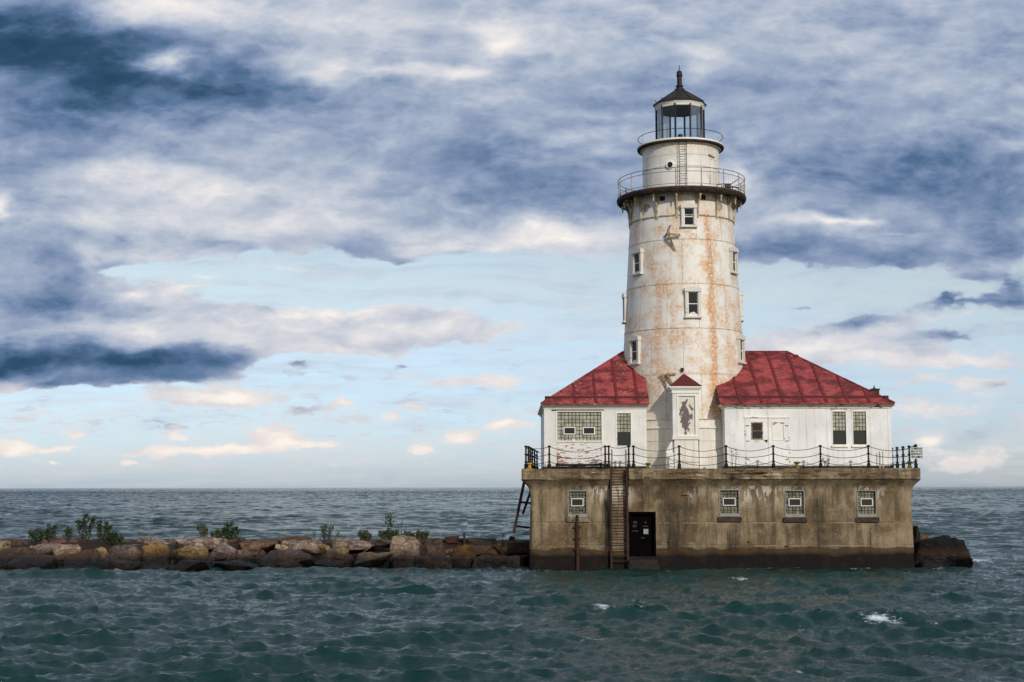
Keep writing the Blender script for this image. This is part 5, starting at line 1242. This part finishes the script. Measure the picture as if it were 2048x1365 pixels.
ROCKS = [  # px x0, x1, y top, y bottom, row, colour, blockiness, slope, label
 (-12, 22, 1079, 1100, 2, TAN, .5, 0, 'pale tan rounded boulder at the very left edge of the photo, upper row'),
 (-8, 66, 1095, 1125, 1, DRK, .3, 0, 'long dark low-peaked boulder at the left edge, below the pale tan one'),
 (58, 136, 1087, 1111, 2, PINK, .6, .1, 'pinkish slanting slab below the leftmost green bushes'),
 (102, 178, 1088, 1119, 1, TAN, .4, 0, 'broad tan boulder in front of the tallest bushes\' left side'),
 (130, 196, 1101, 1142, 0, DRK, .5, .25, 'dark wet slanting boulder at the waterline left of the small yellowish one'),
 (180, 221, 1093, 1120, 1, OCH, .4, 0, 'small bright yellowish lichen covered boulder'),
 (218, 283, 1090, 1123, 1, GRY, .85, 0, 'square grey block right of the small yellowish boulder'),
 (194, 284, 1114, 1142, 0, PUR, .5, 0, 'low dark wet slab at the waterline under the square grey block'),
 (286, 339, 1083, 1126, 1, lin(150, 118, 74), .3, 0, 'round ochre brown boulder, the most globe-like of the row'),
 (287, 335, 1127, 1144, 0, DRK, .5, 0, 'low brown stone at the waterline under the round ochre boulder'),
 (331, 408, 1095, 1125, 1, OCH, .6, .3, 'yellowish rough boulder rising to the right, beside the square dark grey block'),
 (14, 106, 1108, 1142, 0, DRK, .5, 0, 'wide dark wet boulder at the waterline near the left edge'),
 (349, 444, 1076, 1100, 2, PINK, .8, .1, 'long flat pinkish slab on top of the row, left of the leafy round bush'),
 (408, 481, 1085, 1121, 1, GRY, .8, 0, 'large dark grey block directly below the leafy round bush'),
 (345, 420, 1120, 1144, 0, DRK, .4, 0, 'dark mossy wet stone at the waterline below the yellowish rough boulder'),
 (430, 512, 1118, 1142, 0, RED, .4, -.3, 'low reddish brown slab at the waterline right of the mossy wet stone'),
 (479, 555, 1081, 1104, 2, lin(120, 92, 74), .8, 0, 'brown rectangular block with a pale patch in the upper row'),
 (490, 532, 1100, 1126, 1, DRK, .4, 0, 'small dark stone with a pale top wedged under the brown rectangular block'),
 (563, 641, 1081, 1108, 2, PINK, .5, 0, 'pinkish grey boulder above the biggest dark pointed one'),
 (522, 628, 1100, 1144, 0, PUR, .4, .1, 'biggest dark pointed boulder at the waterline with a pale left edge'),
 (628, 708, 1099, 1128, 1, PUR, .4, -.2, 'dark purple peaked boulder with an ochre lump behind it'),
 (626, 692, 1119, 1144, 0, RED, .4, 0, 'brown wet stone washed by foam below the dark purple boulder'),
 (662, 746, 1078, 1103, 2, PINK, .5, -.1, 'long pinkish boulder just right of the spindly little bush'),
 (710, 782, 1105, 1140, 0, TAN, .35, 0, 'tan topped oval boulder at the waterline left of the largest grey one'),
 (747, 784, 1079, 1097, 2, DRK, .7, 0, 'small square brown stone tucked left of the largest grey boulder'),
 (782, 866, 1074, 1121, 1, lin(156, 138, 118), .5, -.1, 'largest pale grey boulder, standing high right of the thin leafy sapling'),
 (840, 887, 1077, 1122, 1, DRK, .5, .1, 'dark upright boulder between the two tallest pale ones'),
 (882, 938, 1074, 1120, 1, lin(168, 138, 108), .4, -.35, 'pale tan angular boulder sloping down to the right'),
 (772, 846, 1111, 1142, 0, RED, .5, 0, 'dark red wet boulder at the waterline under the largest pale grey one'),
 (820, 902, 1113, 1142, 0, DRK, .5, 0, 'dark brown wet boulder at the waterline under the dark upright one'),
 (908, 950, 1090, 1136, 1, lin(112, 84, 44), .4, 0, 'ochre brown boulder at the right foot of the pale tan angular one'),
 (470, 500, 1098, 1122, 1, PINK, .5, 0, 'small pinkish wedge right of the large dark grey block'),
 (556, 574, 1086, 1102, 2, TAN, .7, 0, 'tiny pale square stone between the brown block and the pinkish grey boulder'),
 (636, 664, 1090, 1106, 2, OCH, .5, 0, 'small yellowish stone between two long pinkish boulders'),
 (668, 694, 1096, 1112, 1, OCH, .3, 0, 'small ochre lump perched behind the dark purple peaked boulder'),
 (560, 604, 1120, 1146, -1, lin(92, 68, 30), .4, 0, 'moss brown stone awash at the foot of the biggest dark boulder'),
 (935, 1000, 1084, 1112, 2, lin(110, 86, 56), .85, 0, 'long ochre edged ledge stone left of the pier'),
 (985, 1062, 1083, 1116, 2, lin(84, 66, 48), .85, 0, 'dark ledge stone touching the left side of the pier'),
 (945, 1010, 1112, 1140, 1, DRK, .6, 0, 'black wet stone in the shade under the ochre edged ledge'),
 (1000, 1060, 1112, 1142, 1, DRK, .6, 0, 'black wet stone against the pier\'s left foot'),
]
BACK = [(-20, 78, 1077, 1092, DRK, 'long dark back slab behind the leftmost bushes'), (78, 172, 1075, 1092, RED, 'reddish back slab under the tallest bushes'), (168, 255, 1078, 1092, DRK, 'dark back slab right of the tallest bushes'),
 (252, 340, 1074.5, 1092, PINK, 'pinkish brown back slab above the round ochre boulder'), (333, 356, 1080, 1100, DRK, 'short dark stone at the end of the pinkish brown back slab'), (425, 484, 1076, 1092, lin(100, 80, 62), 'brown back slab under the leafy round bush'),
 (480, 562, 1079, 1094, DRK, 'dark back slab with bare top, midway along the wall'), (562, 632, 1074, 1090, lin(110, 84, 56), 'back slab with ochre lichen right of the bare one'), (630, 700, 1079, 1092, DRK, 'dark back slab under the spindly little bush'),
 (696, 790, 1080, 1093, DRK, 'dark back slab under the low bushes left of the sapling'), (786, 900, 1076, 1092, DRK, 'dark back slab behind the largest pale grey boulder'), (888, 990, 1077.5, 1092, lin(84, 64, 50), 'brown back slab near the rusty stake'), (985, 1064, 1081, 1094, DRK, 'dark back slab meeting the pier')]
def rocks():
    yrow = {-1: 68.6, 0: 69.1, 1: 70.2, 2: 71.6}
    i = 0
    def add(x0p, x1p, yt, yb, y, c, bl, sl, lab, grp, depth=None):
        nonlocal i; i += 1
        xa, xb = PXx(x0p, 1100, y+.5), PXx(x1p, 1100, y+.5); zt = PZ(500, yt, y+.6); zb = PZ(500, yb, y)
        if yb > 1118: zb = -.35
        zb = min(zb, zt-.35); zb -= .12
        d = depth or min(2.0, max(.8, (xb-xa)*.8))
        g = rnd.uniform(.72, 1.05); o = top('boulder', boulder(xa-.10, xb+.10, zb, zt, y, d, 40+i, bl, sl), M['rock'], lab, 'boulder', grp, None)
        o.color = (min(1, c[0]*g), min(1, c[1]*g), min(1, c[2]*g), 1)
        return o
    G = 'boulders of the breakwater'
    for (a, b_, c, d, row, col, bl, sl, lab) in ROCKS:
        add(a, b_, c, d, yrow[row] + rnd.uniform(-.12, .12), col, bl, sl, lab, G)
        if row == 0: ROCKFOAM.append((PXx((a+b_)/2, 1135, 69), 68.85, rnd.uniform(.25, .7)))
    for (a, b_, c, d, col, lab) in BACK:
        add(a, b_, c, d, 73.4, col, .95, 0, lab, G, 1.5)
    # little wedged stones
    r2 = random.Random(21)
    for k in range(34):
        px = r2.uniform(-10, 900); w_ = r2.uniform(12, 26); py = r2.uniform(1100, 1124); col = r2.choice([DRK, PUR, RED, TAN, GRY, DRK])
        add(px, px+w_, py, py+r2.uniform(8, 14), 69.9+r2.uniform(-.1, .9), col, r2.uniform(.3, .8), 0, 'small stone wedged between the larger breakwater boulders', 'small wedged stones', .5)
    # right of the pier
    G2 = 'rocks at the right end of the pier'
    add(1829, 1915, 1078, 1125, 69.5, lin(15, 12, 11), .3, .2, 'big black rock against the right end of the pier', G2, 2.0)
    add(1868, 1943, 1075, 1127, 69.9, lin(15, 12, 11), .2, -.3, 'black humped rock, farthest right, with foam at its foot', G2, 2.0)
    add(1826, 1836, 1053, 1090, 70.4, lin(60, 44, 34), .8, 0, 'narrow upright dark stone leaning on the pier\'s right edge', G2, .8)
    add(1833, 1853, 1070, 1092, 70.5, lin(104, 78, 54), .4, 0, 'small brown rock perched beside the narrow upright stone', G2, .8)
    add(1838, 1900, 1116, 1140, 68.5, lin(86, 50, 42), .3, 0, 'low reddish rock awash in front of the big black rock', G2, 1.2)
    # rubble core
    b = MB(); xs = np.arange(-42, PXx(1060, 1100, YW)+.3, .35); prof = [(70.2, -.8), (70.9, .05), (71.6, .4), (72.6, .75), (73.6, 1.1), (74.9, 1.15), (75.6, .6), (76.4, -.8)]; cols = []
    for x in xs:
        cols.append([b.b.verts.new((x, y+.15*mnoise.noise(Vector((x*1.4, y, 2))), z+.14*mnoise.noise(Vector((x*1.1, y*1.3, 7))))) for y, z in prof])
    for A, B in zip(cols[:-1], cols[1:]):
        for k in range(len(prof)-1): b.b.faces.new((A[k], B[k], B[k+1], A[k+1]))
    o = b.build('breakwater', M['rock']); o['kind'] = 'structure'; o.color = (*lin(56, 44, 36), 1)  # dark colour paints in the shade of the gaps between boulders
    # stakes on the wall
    x, z = P(928.5, 1079, 73.2); b = MB(); b.tube([(x, 73.2, z-.3), (x, 73.2, z+.33)], .05, 8); b.lathe([(.07, 0), (.07, .04)], 8, (x, 73.2, z+.3)); top('mooring_stake', b, M['rust'], 'short rusty stake standing on the breakwater left of the leaning ladder', 'stake')
    xa, z = P(1018, 1083, 73.0); xb = PXx(1030, 1080, 73.0); b = MB(); b.box(xa, xb, 72.9, 73.2, z-.3, z+.22, .03); b.box(xa+.03, xb-.08, 72.95, 73.15, z+.218, z+.26, .02); top('timber_stub', b, M['rust'], 'squat dark timber stub under the foot of the leaning ladder', 'timber')
    xa, z = P(890, 1079, 73.3); xb = PXx(917, 1079, 73.3); b = MB(); b.beam((xa, 73.4, z+.02), (xb, 73.3, z+.08), .22, .2); b.beam((xa+.1, 73.32, z-.12), (xb-.05, 73.3, z-.1), .16, .14); top('driftwood_log', b, M['rust'], 'dark driftwood timbers lying on the wall right of the largest boulder', 'log')

# ------------------------------------------------------------------ bushes
def leaves(b, centre, rad, n, size, r, lean=.25):
    for _ in range(n):
        v = Vector((r.gauss(0, 1), r.gauss(0, 1), r.gauss(0, 1))).normalized()*r.random()**.5
        c = Vector(centre)+Vector((v.x*rad[0], v.y*rad[1], v.z*rad[2]))
        u = Vector((r.gauss(lean*2, 1), r.gauss(0, 1), r.gauss(.6, .8))).normalized(); s = u.cross(Vector((r.gauss(0, 1), r.gauss(0, 1), r.gauss(0, 1)))).normalized()
        L_ = size*r.uniform(.7, 1.4); W = L_*.30; nn = u.cross(s)*L_*.08
        p = [c, c+u*L_*.35+s*W+nn, c+u*L_, c+u*L_*.35-s*W+nn]
        b.quad(*p)
def bush(px0, px1, pyt, pyb, y, stems, seed, name, label, cat='bush', m='leaf', size=.11, dens=1.0, lean=.25, group='bushes growing on the breakwater'):
    r = random.Random(seed); x0, x1 = PXx(px0, pyb, y), PXx(px1, pyb, y); zb, zt = PZ(px0, pyb, y), PZ(px0, pyt, y)
    cx = (x0+x1)/2; h = zt-zb; w_ = x1-x0
    t = thing(name, (cx, y, zb-.1), label, cat, group); sb = MB(); lb = MB()
    for i in range(stems):
        f = (i+.5)/stems; bx = cx+(f-.5)*w_*.45; by = y+r.uniform(-.2, .2)
        tx = x0+w_*(f*.84+.08)+r.uniform(-.05, .05); th = h*r.uniform(.62, 1.0) if stems > 1 else h
        if abs(f-.5) < .5/stems+.01: th = h
        pts = [Vector((bx+(tx-bx)*q**1.3, by+r.uniform(-.03, .03), zb-.1+(th+.1)*q)) for q in (0, .3, .6, .85, 1)]
        sb.tube(pts, [.022, .018, .014, .009, .005], 5)
        for q in (.22, .38, .5, .62, .74, .86, .97):
            k = q*(len(pts)-1); j = min(int(k), len(pts)-2); p = pts[j].lerp(pts[j+1], k-j)
            side = Vector((r.uniform(-1, 1), r.uniform(-.6, .6), r.uniform(-.1, .5)))*min(.30, w_*.3/stems+.07)*(1.2-q*.6)
            e = p+side; sb.tube([p, e, e+side*.5+Vector((0, 0, .08))], [.008, .005, .002], 4); leaves(lb, e+side*.5+Vector((0, 0, .08)), (.05, .05, .05), int(3*dens), size, r, lean)
            leaves(lb, e, (.11, .11, .10), int(6*dens), size, r, lean); leaves(lb, p.lerp(e, .5), (.09, .09, .09), int(3*dens), size, r, lean)
    sb.build('stems', M['stem'], t); lb.build('foliage', M[m], t, recalc=False)
def bushes():
    Y = 73.6
    bush(56, 92, 1064, 1086, Y, 5, 1, 'bush', 'low dark bush, leftmost on the breakwater', dens=1.3); bush(80, 116, 1051, 1086, Y, 5, 2, 'bush', 'dark green bush with one raised tip, second from the left', dens=1.3)
    bush(130, 146, 1058, 1078, Y, 3, 3, 'bush', 'tiny upright shrub between the two dark bush clumps', dens=.9)
    bush(150, 190, 1032, 1082, Y, 6, 4, 'bush', 'tallest bush on the breakwater, leaning to the right', size=.14, lean=.5, dens=.9); bush(186, 222, 1046, 1086, Y, 6, 5, 'bush', 'second tall wind-blown bush touching the tallest one', size=.13, lean=.5, dens=.9)
    bush(204, 248, 1070, 1088, Y-.3, 6, 6, 'bush', 'low spreading bush at the right foot of the two tall ones', lean=.5)
    bush(395, 416, 1052, 1078, Y, 3, 7, 'bush', 'small upright bush left of the leafy round one', m='leaf2'); bush(438, 480, 1050, 1080, Y, 6, 8, 'bush', 'leafy round bush on top of the dark grey block', dens=1.5); bush(418, 446, 1064, 1080, Y, 4, 9, 'bush', 'low tuft at the left foot of the leafy round bush', m='leaf2')
    bush(638, 668, 1050, 1080, Y, 5, 10, 'bush', 'spindly little bush alone in the middle of the breakwater', m='leaf2', size=.09, dens=.8); bush(624, 634, 1068, 1080, Y, 1, 17, 'bush', 'tiny sprig left of the spindly little bush', m='leaf2', size=.07, dens=.6); bush(667, 677, 1068, 1080, Y, 1, 18, 'bush', 'tiny sprig right of the spindly little bush', m='leaf2', size=.07, dens=.6)
    bush(713, 744, 1065, 1082, Y, 5, 11, 'bush', 'low bush left of the thin leafy sapling', m='leaf2', dens=1.2); bush(768, 790, 1035, 1078, Y, 2, 12, 'sapling', 'thin leafy sapling with round leaves at its top', 'sapling', 'leaf2', .13, .9); bush(790, 816, 1046, 1078, Y, 3, 13, 'bush', 'sparse twiggy bush right of the thin leafy sapling', m='leaf2', size=.08, dens=.45)
    bush(752, 800, 1066, 1080, Y, 7, 14, 'bush', 'low scrub under the thin leafy sapling', m='leaf2'); bush(806, 864, 1067, 1078, Y, 8, 15, 'bush', 'low scrub behind the largest pale grey boulder', m='leaf2', dens=.9)
    bush(1001, 1010, 1068, 1082, 73.4, 1, 20, 'weed', 'thin dry weed left of the dark timber stub', 'weed', 'leaf2', .06, .5)
    bush(1455, 1482, 898, 936, 69.1, 2, 19, 'deck_weed', 'leafy weed growing on the deck at the right foot of the tower', 'weed', size=.09, dens=.32, group='weeds on the deck'); bush(1646, 1662, 918, 936, 69.2, 2, 22, 'deck_weed', 'small two-stemmed weed on the deck below the paired right windows', 'weed', size=.08, dens=.35, group='weeds on the deck')
    bush(1452, 1474, 940, 953, 68.52, 3, 23, 'deck_weed', 'dark tuft of dry growth hanging on the cap below the leafy weed', 'weed', 'stem', .07, .6, group='weeds on the deck')

pier(); ladders(); fences(); house('left'); house('right'); tower(); rocks(); bushes(); build_water()
